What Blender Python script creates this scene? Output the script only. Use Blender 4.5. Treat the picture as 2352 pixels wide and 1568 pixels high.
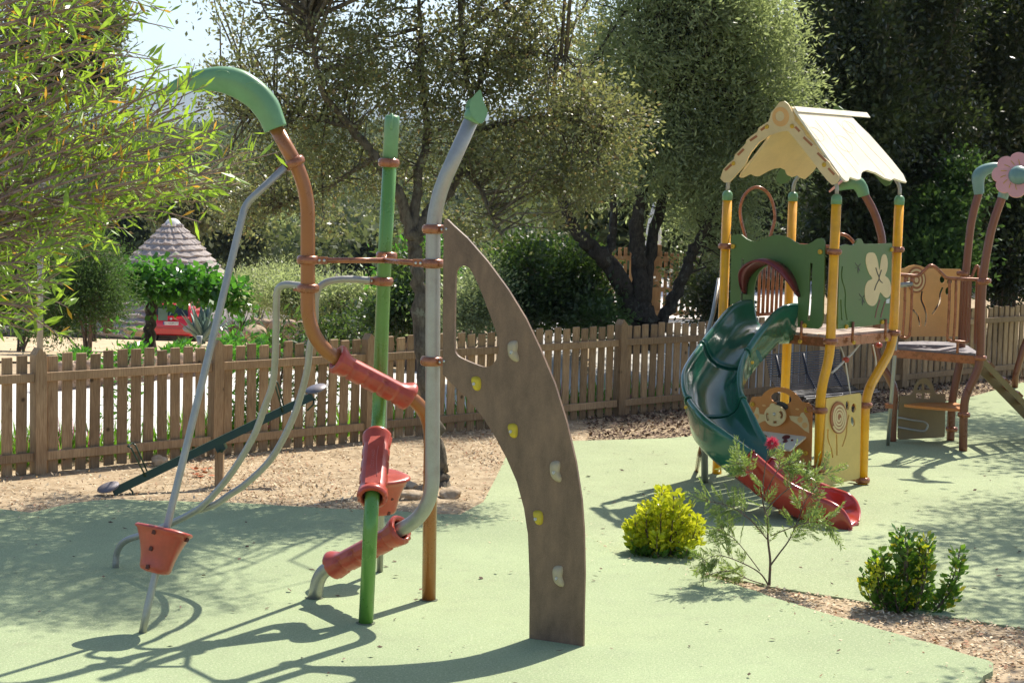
import bpy, bmesh, math, random
import numpy as np
from mathutils import Vector, Matrix, geometry
random.seed(7); RNG = np.random.default_rng(11)
for o in list(bpy.data.objects): bpy.data.objects.remove(o)
SC = bpy.context.scene; COL = SC.collection

# ---------------------------------------------------------------- camera
FPX, CX, CY, EYE, ROLL = 4300.0, 1176.0, 784.0, 2.9, 0.028
PITCH = math.atan(382/FPX)
_F = Vector((0, math.cos(PITCH), -math.sin(PITCH))); _U0 = Vector((0, math.sin(PITCH), math.cos(PITCH))); _R0 = Vector((1,0,0))
_R = math.cos(ROLL)*_R0 + math.sin(ROLL)*_U0; _U = -math.sin(ROLL)*_R0 + math.cos(ROLL)*_U0
CAMPOS = Vector((0,0,EYE))
cam = bpy.data.cameras.new('camera'); camo = bpy.data.objects.new('camera', cam); COL.objects.link(camo)
camo.matrix_world = Matrix(((_R.x,_U.x,-_F.x,0),(_R.y,_U.y,-_F.y,0),(_R.z,_U.z,-_F.z,EYE),(0,0,0,1)))
cam.sensor_width = 36; cam.lens = FPX/2352*36; cam.clip_start = 0.1; cam.clip_end = 20000
SC.camera = camo
# ---------------------------------------------------------------- sky and sun
SUN_AZ, SUN_EL = math.radians(32), math.radians(51)
world = bpy.data.worlds.new('World'); SC.world = world; world.use_nodes = True
nt = world.node_tree; nt.nodes.clear()
sky = nt.nodes.new('ShaderNodeTexSky'); sky.sky_type = 'NISHITA'; sky.sun_disc = False
sky.sun_elevation = SUN_EL; sky.sun_rotation = SUN_AZ; sky.air_density = 0.8; sky.dust_density = 1.3; sky.ozone_density = 1.0
bg = nt.nodes.new('ShaderNodeBackground'); bg.inputs['Strength'].default_value = 0.125
wo = nt.nodes.new('ShaderNodeOutputWorld')
nt.links.new(sky.outputs[0], bg.inputs[0]); nt.links.new(bg.outputs[0], wo.inputs[0])
sl = bpy.data.lights.new('sun','SUN'); sl.energy = 4.8; sl.angle = math.radians(0.53); sl.color = (1.0,0.93,0.82)
so = bpy.data.objects.new('sun', sl); COL.objects.link(so)
_s = Vector((math.sin(SUN_AZ)*math.cos(SUN_EL), math.cos(SUN_AZ)*math.cos(SUN_EL), math.sin(SUN_EL)))
so.rotation_euler = (-_s).to_track_quat('-Z','Y').to_euler(); so.location = (10,20,30)
SC.view_settings.view_transform = 'Standard'; SC.view_settings.look = 'None'; SC.view_settings.gamma = 1
SC.view_settings.use_curve_mapping = False; SC.view_settings.exposure = 0.68
SC.render.engine = 'CYCLES'
SC.cycles.max_bounces = 8; SC.cycles.transparent_max_bounces = 8; SC.cycles.use_denoising = True

# ---------------------------------------------------------------- measuring helpers (photo measurements -> metres)
def ray(u, v): u=float(u); v=float(v); return _F + ((u-CX)/FPX)*_R - ((v-CY)/FPX)*_U
def at(u, v, Y): d = ray(u,v); return CAMPOS + d*(Y/d.y)
def gd(u, v, z=0.0): d = ray(u,v); return CAMPOS + d*((z-EYE)/d.z)
def onp(u, v, p0, n): d = ray(u,v); return CAMPOS + d*((Vector(p0)-CAMPOS).dot(n)/d.dot(n))
def ppm(Y): return FPX/Y

# ---------------------------------------------------------------- mesh helpers
class MB:
    def __init__(s): s.v=[]; s.f=[]; s.sm=[]
    def add(s, vs, fs, smooth=False):
        o=len(s.v); s.v += [tuple(p) for p in vs]; s.f += [tuple(i+o for i in f) for f in fs]; s.sm += [smooth]*len(fs); return s
    def box(s, c, ax, size):
        c=Vector(c); ax=[Vector(a) for a in ax]; h=[x/2 for x in size]
        vs=[c+ax[0]*h[0]*i+ax[1]*h[1]*j+ax[2]*h[2]*k for k in(-1,1) for j in(-1,1) for i in(-1,1)]
        return s.add(vs,[(0,2,3,1),(4,5,7,6),(0,1,5,4),(2,6,7,3),(0,4,6,2),(1,3,7,5)])
    def tube(s, pts, rad, n=16, cap=True, smooth=True):
        pts=[Vector(p) for p in pts]; m=len(pts)
        if not hasattr(rad,'__len__'): rad=[rad]*m
        t=[(pts[min(i+1,m-1)]-pts[max(i-1,0)]).normalized() for i in range(m)]
        a=Vector((0,0,1)) if abs(t[0].z)<.9 else Vector((0,1,0))
        x=t[0].cross(a).normalized(); vs=[]
        for i in range(m):
            x=(x-t[i]*x.dot(t[i])).normalized(); y=t[i].cross(x)
            for k in range(n):
                an=2*math.pi*k/n; vs.append(pts[i]+(x*math.cos(an)+y*math.sin(an))*rad[i])
        fs=[(i*n+k,i*n+(k+1)%n,(i+1)*n+(k+1)%n,(i+1)*n+k) for i in range(m-1) for k in range(n)]
        s.add(vs,fs,smooth)
        if cap:
            o=len(s.v)-len(vs)
            s.f.append(tuple(o+k for k in range(n))[::-1]); s.f.append(tuple(o+(m-1)*n+k for k in range(n))); s.sm += [False,False]
        return s
    def lathe(s, c, axis, prof, n=24, shape=None, smooth=True, up=None):
        # prof: list of (radius, height along axis)
        c=Vector(c); z=Vector(axis).normalized(); a=Vector(up) if up else (Vector((0,1,0)) if abs(z.y)<.9 else Vector((1,0,0)))
        x=(a-z*a.dot(z)).normalized(); y=z.cross(x); vs=[]
        for r,h in prof:
            for k in range(n):
                an=2*math.pi*k/n; q=r*(shape(an) if shape else 1); vs.append(c+z*h+(x*math.cos(an)+y*math.sin(an))*q)
        m=len(prof); fs=[(i*n+k,i*n+(k+1)%n,(i+1)*n+(k+1)%n,(i+1)*n+k) for i in range(m-1) for k in range(n)]
        if prof[0][0]>1e-6: fs.append(tuple(range(n))[::-1])
        if prof[-1][0]>1e-6: fs.append(tuple((m-1)*n+k for k in range(n)))
        return s.add(vs,fs,smooth)
    def prism(s, outer, holes, org, ax, ay, th):
        # 2d polygon in the plane org+ax*x+ay*y, thickness th along -(ax x ay)
        org=Vector(org); ax=Vector(ax); ay=Vector(ay); nn=ax.cross(ay).normalized()
        loops=[[Vector((p[0],p[1],0)) for p in l] for l in [outer]+list(holes)]
        tri=geometry.tessellate_polygon(loops); flat=[p for l in loops for p in l]; N=len(flat)
        vs=[org+ax*p.x+ay*p.y for p in flat]; vs += [v-nn*th for v in vs]
        fs=[]
        for t in tri:
            a,b,c=[flat[i] for i in t]; cr=(b-a).cross(c-a).z
            if abs(cr)<1e-12: continue
            t=t if cr>0 else t[::-1]; fs += [tuple(t), tuple(i+N for i in t[::-1])]
        o=0
        for li,l in enumerate(loops):
            m=len(l); area=sum(l[i].x*l[(i+1)%m].y-l[(i+1)%m].x*l[i].y for i in range(m))
            for i in range(m):
                a,b=o+i,o+(i+1)%m; q=(a,a+N,b+N,b)
                if (area<0) != (li>0): q=q[::-1]
                fs.append(q)
            o+=m
        return s.add(vs,fs)
    def mesh(s, name, off=(0,0,0)):
        me=bpy.data.meshes.new(name); ox,oy,oz=off
        me.from_pydata([(x-ox,y-oy,z-oz) for x,y,z in s.v],[],s.f)
        me.polygons.foreach_set('use_smooth', s.sm); me.update(); return me

def tag(o, label=None, cat=None, group=None, kind=None):
    for k,v in (('label',label),('category',cat),('group',group),('kind',kind)):
        if v: o[k]=v
    return o
def link(name, data, mat=None, parent=None):
    o=bpy.data.objects.new(name, data); COL.objects.link(o)
    if mat is not None and data is not None and not len(data.materials): data.materials.append(mat)
    if parent: o.parent=parent
    return o
def thing(name, label, cat, loc, group=None):
    o=bpy.data.objects.new(name, None); o.empty_display_size=.2; COL.objects.link(o); o.location=loc
    o['org']=tuple(loc); return tag(o,label,cat,group)
def root_of(o):
    while o.parent: o=o.parent
    return o
def part(name, mb, mat, parent):
    r=root_of(parent); me=mb.mesh(name, tuple(r.location)); return link(name, me, mat, parent)
def solo(name, mb, mat, label, cat, group=None, kind=None, loc=None):
    vs=np.array(mb.v); loc=loc or (float(vs[:,0].mean()),float(vs[:,1].mean()),float(vs[:,2].min()))
    o=link(name, mb.mesh(name, loc), mat); o.location=loc; return tag(o,label,cat,group,kind)
def struct(name, mb, mat):
    o=link(name, mb.mesh(name), mat); o['kind']='structure'; return o

def bez(P, rads, n=10):
    """polyline with rounded corners: P points, rads the cut-back length at each inner corner"""
    P=[Vector(p) for p in P]; out=[P[0]]
    for i in range(1,len(P)-1):
        a=(P[i-1]-P[i]); b=(P[i+1]-P[i]); r=min(rads[i-1], a.length*.48, b.length*.48)
        p0=P[i]+a.normalized()*r; p2=P[i]+b.normalized()*r
        for k in range(n+1):
            t=k/n; out.append(p0*(1-t)**2+P[i]*2*t*(1-t)+p2*t*t)
    out.append(P[-1]); return out
def cat(P, n=8):
    """Catmull-Rom through points (tuples of any length)"""
    P=[np.array(p,float) for p in P]; out=[]
    for i in range(len(P)-1):
        p0=P[max(i-1,0)]; p1=P[i]; p2=P[i+1]; p3=P[min(i+2,len(P)-1)]
        for k in range(n):
            t=k/n; out.append(.5*((2*p1)+(-p0+p2)*t+(2*p0-5*p1+4*p2-p3)*t*t+(-p0+3*p1-3*p2+p3)*t**3))
    out.append(P[-1]); return out
def smooth_loop(P, n=5):
    P=[np.array(p,float) for p in P]; m=len(P); out=[]
    for i in range(m):
        p0,p1,p2,p3=P[i-1],P[i],P[(i+1)%m],P[(i+2)%m]
        for k in range(n):
            t=k/n; q=.5*((2*p1)+(-p0+p2)*t+(2*p0-5*p1+4*p2-p3)*t*t+(-p0+3*p1-3*p2+p3)*t**3); out.append(tuple(q))
    return out
def ribbon(P, w, n=6):
    """closed outline of a wavy slot of width w along points P"""
    C=cat(P,n); L=[];R=[]
    for i in range(len(C)):
        d=C[min(i+1,len(C)-1)]-C[max(i-1,0)]; d=d/(np.linalg.norm(d)+1e-9); nn=np.array((-d[1],d[0]))
        L.append(tuple(C[i]+nn*w/2)); R.append(tuple(C[i]-nn*w/2))
    return L+R[::-1]
def ellipse(cx, cy, rx, ry, n=24, rot=0):
    return [(cx+rx*math.cos(t)*math.cos(rot)-ry*math.sin(t)*math.sin(rot), cy+rx*math.cos(t)*math.sin(rot)+ry*math.sin(t)*math.cos(rot)) for t in [2*math.pi*k/n for k in range(n)]]
def bevelled_box_mesh(name, sx, sy, sz, b=.006, jig=0):
    bm=bmesh.new(); bmesh.ops.create_cube(bm,size=1)
    for v in bm.verts: v.co=Vector((v.co.x*sx,v.co.y*sy,v.co.z*sz))+Vector((random.uniform(-jig,jig),random.uniform(-jig,jig),random.uniform(-jig,jig)))
    bmesh.ops.bevel(bm,geom=list(bm.edges),offset=b,segments=1,affect='EDGES')
    me=bpy.data.meshes.new(name); bm.to_mesh(me); bm.free(); return me
def rock_mesh(name, r, seed, sub=2, rough=.25, flat=False):
    rr=random.Random(seed); bm=bmesh.new(); bmesh.ops.create_icosphere(bm,subdivisions=sub,radius=1)
    cs=[Vector((rr.gauss(0,1),rr.gauss(0,1),rr.gauss(0,1))).normalized() for _ in range(9)]
    for v in bm.verts:
        d=v.co.normalized(); k=1.0
        for c in cs: k=min(k, (.72+rr.random()*.02)/max(.05,d.dot(c)) if d.dot(c)>.72 else k)
        k*=1+rough*.25*(rr.random()-.5); v.co=Vector((d.x*r[0],d.y*r[1],d.z*r[2]))*k
    me=bpy.data.meshes.new(name); bm.to_mesh(me); bm.free()
    me.polygons.foreach_set('use_smooth',[not flat]*len(me.polygons)); return me

# ---------------------------------------------------------------- materials
def newmat(name):
    m=bpy.data.materials.new(name); m.use_nodes=True; nt=m.node_tree; return m, nt, nt.nodes['Principled BSDF']
def N(nt, typ, **kw):
    n=nt.nodes.new(typ)
    for k,v in kw.items():
        if hasattr(n,k): setattr(n,k,v)
        else: n.inputs[k].default_value=v
    return n
def mixcol(nt, fac, a, b):
    m=nt.nodes.new('ShaderNodeMix'); m.data_type='RGBA'
    if isinstance(fac,(int,float)): m.inputs[0].default_value=fac
    else: nt.links.new(fac,m.inputs[0])
    for i,c in ((6,a),(7,b)):
        if isinstance(c,tuple): m.inputs[i].default_value=(*c,1) if len(c)==3 else c
        else: nt.links.new(c,m.inputs[i])
    return m.outputs[2]
def rng_node(nt, src, a, b, c=0.0, d=1.0):
    m=nt.nodes.new('ShaderNodeMapRange'); nt.links.new(src,m.inputs[0])
    for i,v in enumerate((a,b,c,d)): m.inputs[i+1].default_value=v
    return m.outputs[0]
def noise(nt, scale, detail=4, rough=.6, stretch=None, coord='Object'):
    tc=nt.nodes.new('ShaderNodeTexCoord'); src=tc.outputs[coord]
    if stretch:
        mp=nt.nodes.new('ShaderNodeMapping'); mp.inputs['Scale'].default_value=stretch; nt.links.new(src,mp.inputs[0]); src=mp.outputs[0]
    n=nt.nodes.new('ShaderNodeTexNoise'); n.inputs['Scale'].default_value=scale; n.inputs['Detail'].default_value=detail; n.inputs['Roughness'].default_value=rough
    nt.links.new(src,n.inputs['Vector']); return n.outputs[0]
def bump(nt, h, strength, dist, bsdf):
    b=nt.nodes.new('ShaderNodeBump'); b.inputs['Strength'].default_value=strength; b.inputs['Distance'].default_value=dist
    nt.links.new(h,b.inputs['Height']); nt.links.new(b.outputs[0],bsdf.inputs['Normal'])
def paint(name, col, rough=.4, metal=0.0, var=.18, scale=9, coat=0.0, dirt=None, spec=.5, bmp=0.0, fine=None, stretch=None):
    m,nt,b=newmat(name); n=noise(nt,scale,5,.65,stretch)
    f=rng_node(nt,n,.3,.7); dk=dirt or tuple(c*(1-var*1.6) for c in col); lt=tuple(min(1,c*(1+var*.6)) for c in col)
    c=mixcol(nt,f,dk,lt)
    if fine:
        n2=noise(nt,fine[0],2,.5); c=mixcol(nt,rng_node(nt,n2,.42,.66,0,fine[1]),c,tuple(min(1,x*1.7+.03) for x in col))
    nt.links.new(c,b.inputs['Base Color'])
    nt.links.new(rng_node(nt,n,.25,.75,max(.02,rough-.1),min(1,rough+.12)),b.inputs['Roughness'])
    b.inputs['Metallic'].default_value=metal; b.inputs['Specular IOR Level'].default_value=spec
    if coat: b.inputs['Coat Weight'].default_value=coat; b.inputs['Coat Roughness'].default_value=.08
    if bmp: bump(nt,noise(nt,fine[0] if fine else 220,3,.6),bmp,.004,b)
    return m
def leafmat(name, c1, c2, tcol, tfac=.45, rough=.42, spec=.5, c3=None):
    m,nt,b=newmat(name); g=nt.nodes.new('ShaderNodeNewGeometry'); r=g.outputs['Random Per Island']
    c=mixcol(nt,r,c1,c2)
    if c3: c=mixcol(nt,rng_node(nt,r,.9,.93),c,c3)
    nt.links.new(c,b.inputs['Base Color']); b.inputs['Roughness'].default_value=rough; b.inputs['Specular IOR Level'].default_value=spec
    t=nt.nodes.new('ShaderNodeBsdfTranslucent')
    tc=mixcol(nt,r,tuple(x*.75 for x in tcol),tcol)
    if c3: tc=mixcol(nt,rng_node(nt,r,.9,.93),tc,tuple(min(1,x*1.6) for x in c3))
    nt.links.new(tc,t.inputs[0])
    mx=nt.nodes.new('ShaderNodeMixShader'); mx.inputs[0].default_value=tfac
    nt.links.new(b.outputs[0],mx.inputs[1]); nt.links.new(t.outputs[0],mx.inputs[2])
    nt.links.new(mx.outputs[0],nt.nodes['Material Output'].inputs[0]); return m
def tint(m, scale, lo, hi):
    """broad natural colour variation from plant to plant"""
    nt=m.node_tree; n=noise(nt,scale,2,.5); v=rng_node(nt,n,.38,.62,lo,hi)
    for nd in list(nt.nodes):
        if nd.type in('BSDF_PRINCIPLED','BSDF_TRANSLUCENT'):
            so=nd.inputs[0]
            if so.is_linked:
                src=so.links[0].from_socket; h=nt.nodes.new('ShaderNodeHueSaturation'); nt.links.new(src,h.inputs['Color']); nt.links.new(v,h.inputs['Value']); nt.links.new(h.outputs[0],so)
    return m
def woodmat(name, dark, light, rough=.75, scale=14, knots=True):
    m,nt,b=newmat(name); oi=nt.nodes.new('ShaderNodeObjectInfo')
    tc=nt.nodes.new('ShaderNodeTexCoord'); ad=nt.nodes.new('ShaderNodeVectorMath'); ad.operation='ADD'
    ml=nt.nodes.new('ShaderNodeVectorMath'); ml.operation='SCALE'; cb=nt.nodes.new('ShaderNodeCombineXYZ')
    for i in range(3): nt.links.new(oi.outputs['Random'],cb.inputs[i])
    nt.links.new(cb.outputs[0],ml.inputs[0]); ml.inputs['Scale'].default_value=37.0
    nt.links.new(tc.outputs['Object'],ad.inputs[0]); nt.links.new(ml.outputs[0],ad.inputs[1])
    mp=nt.nodes.new('ShaderNodeMapping'); mp.inputs['Scale'].default_value=(6,6,.55); nt.links.new(ad.outputs[0],mp.inputs[0])
    n1=nt.nodes.new('ShaderNodeTexNoise'); n1.inputs['Scale'].default_value=scale; n1.inputs['Detail'].default_value=6; n1.inputs['Distortion'].default_value=.6; nt.links.new(mp.outputs[0],n1.inputs['Vector'])
    c=mixcol(nt,rng_node(nt,n1.outputs[0],.3,.7),dark,light)
    n2=nt.nodes.new('ShaderNodeTexNoise'); n2.inputs['Scale'].default_value=2.3; n2.inputs['Detail'].default_value=3; nt.links.new(ad.outputs[0],n2.inputs['Vector'])
    c=mixcol(nt,rng_node(nt,n2.outputs[0],.4,.75,0,.5),c,tuple(x*.62 for x in dark))
    if knots:
        vo=nt.nodes.new('ShaderNodeTexVoronoi'); vo.inputs['Scale'].default_value=3.6; nt.links.new(ad.outputs[0],vo.inputs['Vector'])
        c=mixcol(nt,rng_node(nt,vo.outputs['Distance'],.05,.11,1,0),c,tuple(x*.3 for x in dark))
    hs=nt.nodes.new('ShaderNodeHueSaturation'); nt.links.new(c,hs.inputs['Color']); nt.links.new(rng_node(nt,oi.outputs['Random'],0,1,.68,1.2),hs.inputs['Value'])
    nt.links.new(hs.outputs[0],b.inputs['Base Color']); b.inputs['Roughness'].default_value=rough; b.inputs['Specular IOR Level'].default_value=.3
    bump(nt,n1.outputs[0],.35,.004,b); return m
def barkmat(name, dark, light, lichen=None):
    m,nt,b=newmat(name); n=noise(nt,22,8,.75,(1,1,.35)); c=mixcol(nt,rng_node(nt,n,.35,.65),dark,light)
    if lichen: c=mixcol(nt,rng_node(nt,noise(nt,7,6,.7),.58,.66,0,.8),c,lichen)
    nt.links.new(c,b.inputs['Base Color']); b.inputs['Roughness'].default_value=.9; b.inputs['Specular IOR Level'].default_value=.2
    bump(nt,n,.9,.02,b); return m
def groundmat(name, cols, scales, rough=.95, bmp=.5, bscale=60, bdist=.01):
    m,nt,b=newmat(name); c=cols[0]
    for k,(cc,sc) in enumerate(zip(cols[1:],scales)): c=mixcol(nt,rng_node(nt,noise(nt,sc,6,.65),.42,.6),c,cc)
    nt.links.new(c,b.inputs['Base Color']); b.inputs['Roughness'].default_value=rough; b.inputs['Specular IOR Level'].default_value=.2
    bump(nt,noise(nt,bscale,4,.6),bmp,bdist,b); return m

M={}
def rubber(name, base):
    m,nt,b=newmat(name)
    big=noise(nt,.55,5,.6); mid=noise(nt,5,5,.65); fine=noise(nt,120,2,.5); fine2=noise(nt,62,2,.5)
    c=mixcol(nt,rng_node(nt,big,.35,.68),tuple(x*.87 for x in base),tuple(min(1,x*1.09) for x in base))
    c=mixcol(nt,rng_node(nt,mid,.48,.72,0,.6),c,(base[0]*.86,base[1]*.84,base[2]*.9))
    c=mixcol(nt,rng_node(nt,fine,.38,.5,.5,0),c,tuple(x*.45 for x in base))
    c=mixcol(nt,rng_node(nt,fine2,.54,.66,0,.55),c,(min(1,base[0]*1.5),min(1,base[1]*1.3),min(1,base[2]*1.5)))
    st=noise(nt,1.6,7,.8); c=mixcol(nt,rng_node(nt,st,.58,.74,0,.45),c,(.22,.2,.13))
    nt.links.new(c,b.inputs['Base Color']); b.inputs['Roughness'].default_value=.92; b.inputs['Specular IOR Level'].default_value=.25
    bump(nt,fine,.5,.006,b); return m
M['rubber']=rubber('green_rubber_granulate',(.335,.405,.22))
M['rubber2']=rubber('worn_green_rubber_granulate',(.35,.41,.225))
M['soil']=groundmat('sandy_soil',[(.38,.285,.175),(.26,.19,.115),(.45,.355,.23)],[1.5,9])
M['sand']=groundmat('pale_sandy_gravel',[(.5,.38,.22),(.42,.31,.18),(.56,.45,.3)],[.4,3],bscale=25)
M['concrete']=groundmat('pale_concrete_road',[(.62,.6,.55),(.55,.53,.48),(.66,.64,.6)],[.5,6],bscale=90,bdist=.003)
M['hill']=groundmat('dry_scrub_hillside',[(.09,.10,.04),(.16,.13,.06),(.05,.07,.025)],[.02,.09],bscale=1,bdist=.3)
M['brown']=paint('orange_brown_steel_paint',(.33,.12,.028),.3,.15,.07,6,.3,fine=(260,.12))
M['clamp']=paint('copper_brown_clamp',(.36,.125,.05),.28,.2,.25,14,.3)
M['gpole']=paint('green_steel_paint',(.11,.27,.045),.3,.1,.07,5,.3,fine=(260,.12))
M['gcap']=paint('green_plastic',(.16,.33,.16),.36,0,.12,5)
M['silver']=paint('galvanised_aluminium',(.38,.375,.34),.42,.55,.12,8,fine=(240,.12))
M['bolt']=paint('steel_bolt',(.6,.6,.58),.3,.9,.1,20)
M['red']=paint('red_moulded_plastic',(.46,.068,.040),.34,0,.16,7,.15)
M['dark']=paint('painted_recess_shade',(.11,.03,.02),.7)
M['dirt']=paint('dirty_rubber_edge',(.13,.15,.09),.9)
M['hpl']=paint('brown_laminate_panel',(.20,.125,.078),.5,0,.28,11,fine=(230,.3),stretch=(1,1,.35),spec=.4)
M['holdgrey']=paint('grey_resin_hold',(.46,.38,.25),.6,0,.12,18,bmp=.2)
M['holdyel']=paint('yellow_resin_hold',(.62,.47,.03),.55,0,.15,18,bmp=.2)
M['yellow']=paint('yellow_steel_paint',(.95,.46,.008),.33,0,.08,5,.25,dirt=(.75,.33,.01))
M['ycap']=paint('yellow_plastic_button',(.7,.42,.03),.4)
M['tgreen']=paint('green_laminate_panel',(.085,.165,.04),.42,0,.1,4,fine=(200,.15))
M['teal']=paint('teal_green_slide_plastic',(.018,.125,.072),.17,0,.16,4,.5)
M['tred']=paint('red_slide_plastic',(.44,.05,.028),.18,0,.16,5,.4)
M['hood']=paint('dark_red_hood_plastic',(.16,.018,.022),.3,0,.3,5,.2)
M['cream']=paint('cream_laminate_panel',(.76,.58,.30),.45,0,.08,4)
M['creampale_sun']=paint('pale_sunlit_cream_laminate',(.87,.79,.60),.45,0,.08,4)  # roof cream whitened to hold the sun's glare; the play table shares it
M['ochre']=paint('yellow_laminate_panel',(.78,.55,.17),.42,0,.08,4)
M['orange']=paint('orange_laminate_panel',(.58,.22,.05),.42,0,.1,4)
M['peach']=paint('peach_laminate_panel',(.78,.43,.15),.42,0,.08,4)
M['tan']=paint('brown_laminate_door',(.25,.18,.085),.45,0,.1,4)
M['rust']=paint('rust_orange_inlay',(.42,.16,.06),.5)
M['ink']=paint('dark_engraving',(.07,.06,.05),.6)
M['pink']=paint('pink_laminate_flower',(.85,.42,.38),.45,0,.06,4)
M['bluecap']=paint('pale_green_plastic_cap',(.19,.33,.29),.35,0,.15,4)
M['dgreen']=paint('dark_green_enamel',(.022,.055,.024),.35,.1,.2,8)
M['seatmetal']=paint('worn_seat_metal',(.20,.18,.19),.5,.3,.15,12)
M['black']=paint('black_mesh_steel',(.025,.025,.033),.35,.3,.2,10)
M['deckw']=woodmat('grey_brown_deck_boards',(.34,.25,.2),(.56,.46,.39))
M['brown2']=paint('red_brown_steel_paint',(.20,.065,.028),.32,.1,.1,6,.3)
M['fence']=woodmat('weathered_pine_fence',(.27,.17,.09),(.46,.32,.18))
M['pine']=woodmat('orange_pine_trellis',(.42,.22,.09),(.58,.34,.16),knots=False)
M['barkoak']=barkmat('oak_bark',(.06,.047,.035),(.19,.16,.12),(.26,.26,.19))
M['barkdark']=barkmat('dark_olive_bark',(.022,.018,.014),(.085,.072,.055),(.15,.15,.12))
M['btwig']=barkmat('bottlebrush_twig_bark',(.20,.13,.10),(.42,.32,.27))
M['twig']=barkmat('twig_bark',(.10,.065,.045),(.26,.19,.15))
M['stone']=groundmat('pinkish_wall_stone',[(.42,.29,.2),(.3,.21,.15),(.5,.38,.28)],[2.5,14],bscale=30,bdist=.02)
M['rock']=groundmat('beige_rock',[(.40,.30,.19),(.28,.20,.12),(.5,.4,.28)],[4,15],bscale=25,bdist=.02)
M['oak']=leafmat('oak_leaves',(.095,.12,.055),(.21,.23,.12),(.40,.42,.13),.44,.42,.7,c3=(.22,.16,.06))
M['olive']=leafmat('olive_leaves',(.13,.165,.08),(.29,.335,.19),(.46,.55,.20),.5,.45,.5)
M['darkleaf']=leafmat('dark_evergreen_leaves',(.02,.03,.012),(.055,.07,.025),(.12,.17,.035),.28,.42,.5)
M['shrub']=leafmat('glossy_shrub_leaves',(.022,.042,.014),(.055,.092,.028),(.15,.26,.04),.36,.42,.5)
M['juniper']=leafmat('juniper_sprays',(.03,.07,.02),(.08,.14,.035),(.14,.26,.05),.35,.6,.3)
M['mulb']=leafmat('mulberry_leaves',(.025,.085,.012),(.06,.17,.02),(.13,.40,.03),.45,.33,.6)
M['bottle']=leafmat('bottlebrush_leaves',(.11,.21,.02),(.23,.33,.07),(.45,.68,.05),.5,.36,.7,c3=(.42,.24,.03))
M['euon']=leafmat('golden_euonymus_leaves',(.30,.40,.015),(.66,.62,.025),(.68,.72,.03),.42,.38,.5,c3=(.75,.66,.04))
M['euondark']=leafmat('green_euonymus_leaves',(.04,.11,.016),(.09,.20,.025),(.24,.44,.04),.4,.35,.6,c3=(.40,.36,.03))
M['grev']=leafmat('grevillea_needles',(.11,.17,.05),(.22,.29,.11),(.38,.52,.10),.42,.45,.5)
M['grass']=leafmat('strappy_green_leaves',(.06,.19,.012),(.13,.32,.03),(.26,.55,.04),.5,.4,.4,c3=(.5,.2,.25))
M['wood_far']=leafmat('far_tree_foliage',(.06,.08,.035),(.15,.165,.075),(.2,.24,.07),.3,.7,.2)
tint(M['wood_far'],.09,.45,1.35); tint(M['oak'],1.6,.62,1.1); tint(M['shrub'],1.4,.6,1.4); tint(M['olive'],1.3,.75,1.2); tint(M['darkleaf'],.9,.6,1.35); tint(M['bottle'],4.0,.75,1.15)
M['pinkfl']=leafmat('pink_flower_threads',(.5,.03,.06),(.65,.08,.14),(.7,.08,.15),.4,.5,.3)
M['agave']=paint('blue_green_agave',(.14,.21,.17),.5,0,.15,5)
M['cordy']=paint('red_cordyline',(.20,.075,.045),.45,0,.3,9)
M['thatch']=groundmat('grey_straw_thatch',[(.36,.31,.28),(.26,.22,.20),(.45,.40,.37)],[6,30],bscale=40,bdist=.03)
M['white']=paint('white_plaster',(.72,.70,.66),.8,0,.06,2)
M['carred']=paint('red_car_paint',(.55,.012,.022),.2,0,.05,3,.6)
M['cargrey']=paint('dark_green_grey_car_paint',(.05,.06,.055),.25,0,.05,3,.6)
M['glass']=paint('dark_car_glass',(.02,.03,.035),.08,0,.1,3)
M['tyre']=paint('black_tyre',(.02,.02,.02),.8)
M['plate']=paint('number_plate',(.7,.7,.68),.4)
M['lamp']=paint('red_tail_lamp',(.5,.01,.01),.2)
M['pot']=paint('brown_clay_pot',(.10,.05,.035),.6)
M['signw']=paint('brown_sign_board',(.3,.16,.09),.6)
M['mount']=groundmat('far_mountain',[(.12,.14,.1),(.16,.16,.13)],[.002],bmp=.1)
def chipmat(name, a, b_, c):
    m,nt,b=newmat(name); g=nt.nodes.new('ShaderNodeNewGeometry'); r=g.outputs['Random Per Island']
    k=mixcol(nt,r,a,b_); k=mixcol(nt,rng_node(nt,r,.82,.86),k,c); nt.links.new(k,b.inputs['Base Color']); b.inputs['Roughness'].default_value=.85; b.inputs['Specular IOR Level'].default_value=.2; return m
M['chips']=chipmat('wood_chips',(.38,.275,.165),(.84,.70,.48),(.40,.22,.13))
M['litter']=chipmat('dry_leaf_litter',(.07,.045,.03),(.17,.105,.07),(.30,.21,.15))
# ================================================================ SETTING
def sst(a,b,x): t=np.clip((x-a)/(b-a),0,1); return t*t*(3-2*t)
def zt(x,y):
    """terrain height"""
    x=np.asarray(x,float); y=np.asarray(y,float)
    r=x/np.maximum(y,1); k=sst(-.02,.05,r); s=(x+4.482)*-.6884+(y-17.587)*.7254
    z=-.045-3.62*np.clip((y-27)/43,0,1)*(1-k)+.7*k*sst(.8,4.0,s)
    h=np.clip((y-105)/560,0,1); hill=17.5*sst(0,1,h)*(1+.12*np.sin(x*.021+1)+.08*np.sin(x*.05+y*.02))
    far=np.clip((y-700)/500,0,1); z=z+hill*(1-.8*sst(0,1,far)); return z
def zt1(x,y): return float(zt(x,y))
ys=np.concatenate([np.arange(-40,14,6.0),np.arange(14,32,.75),np.arange(32,80,2.0),np.arange(80,240,8.0),np.arange(240,900,22.0),np.array([1000,1200,1600,2200,3200,5000,9000.0])])
ts=np.linspace(-1.1,1.1,121); gv=[];gf=[]
for y in ys:
    for t in ts: x=t*(abs(y)+30); gv.append((x,y,zt1(x,y)))
nT=len(ts)
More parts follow.
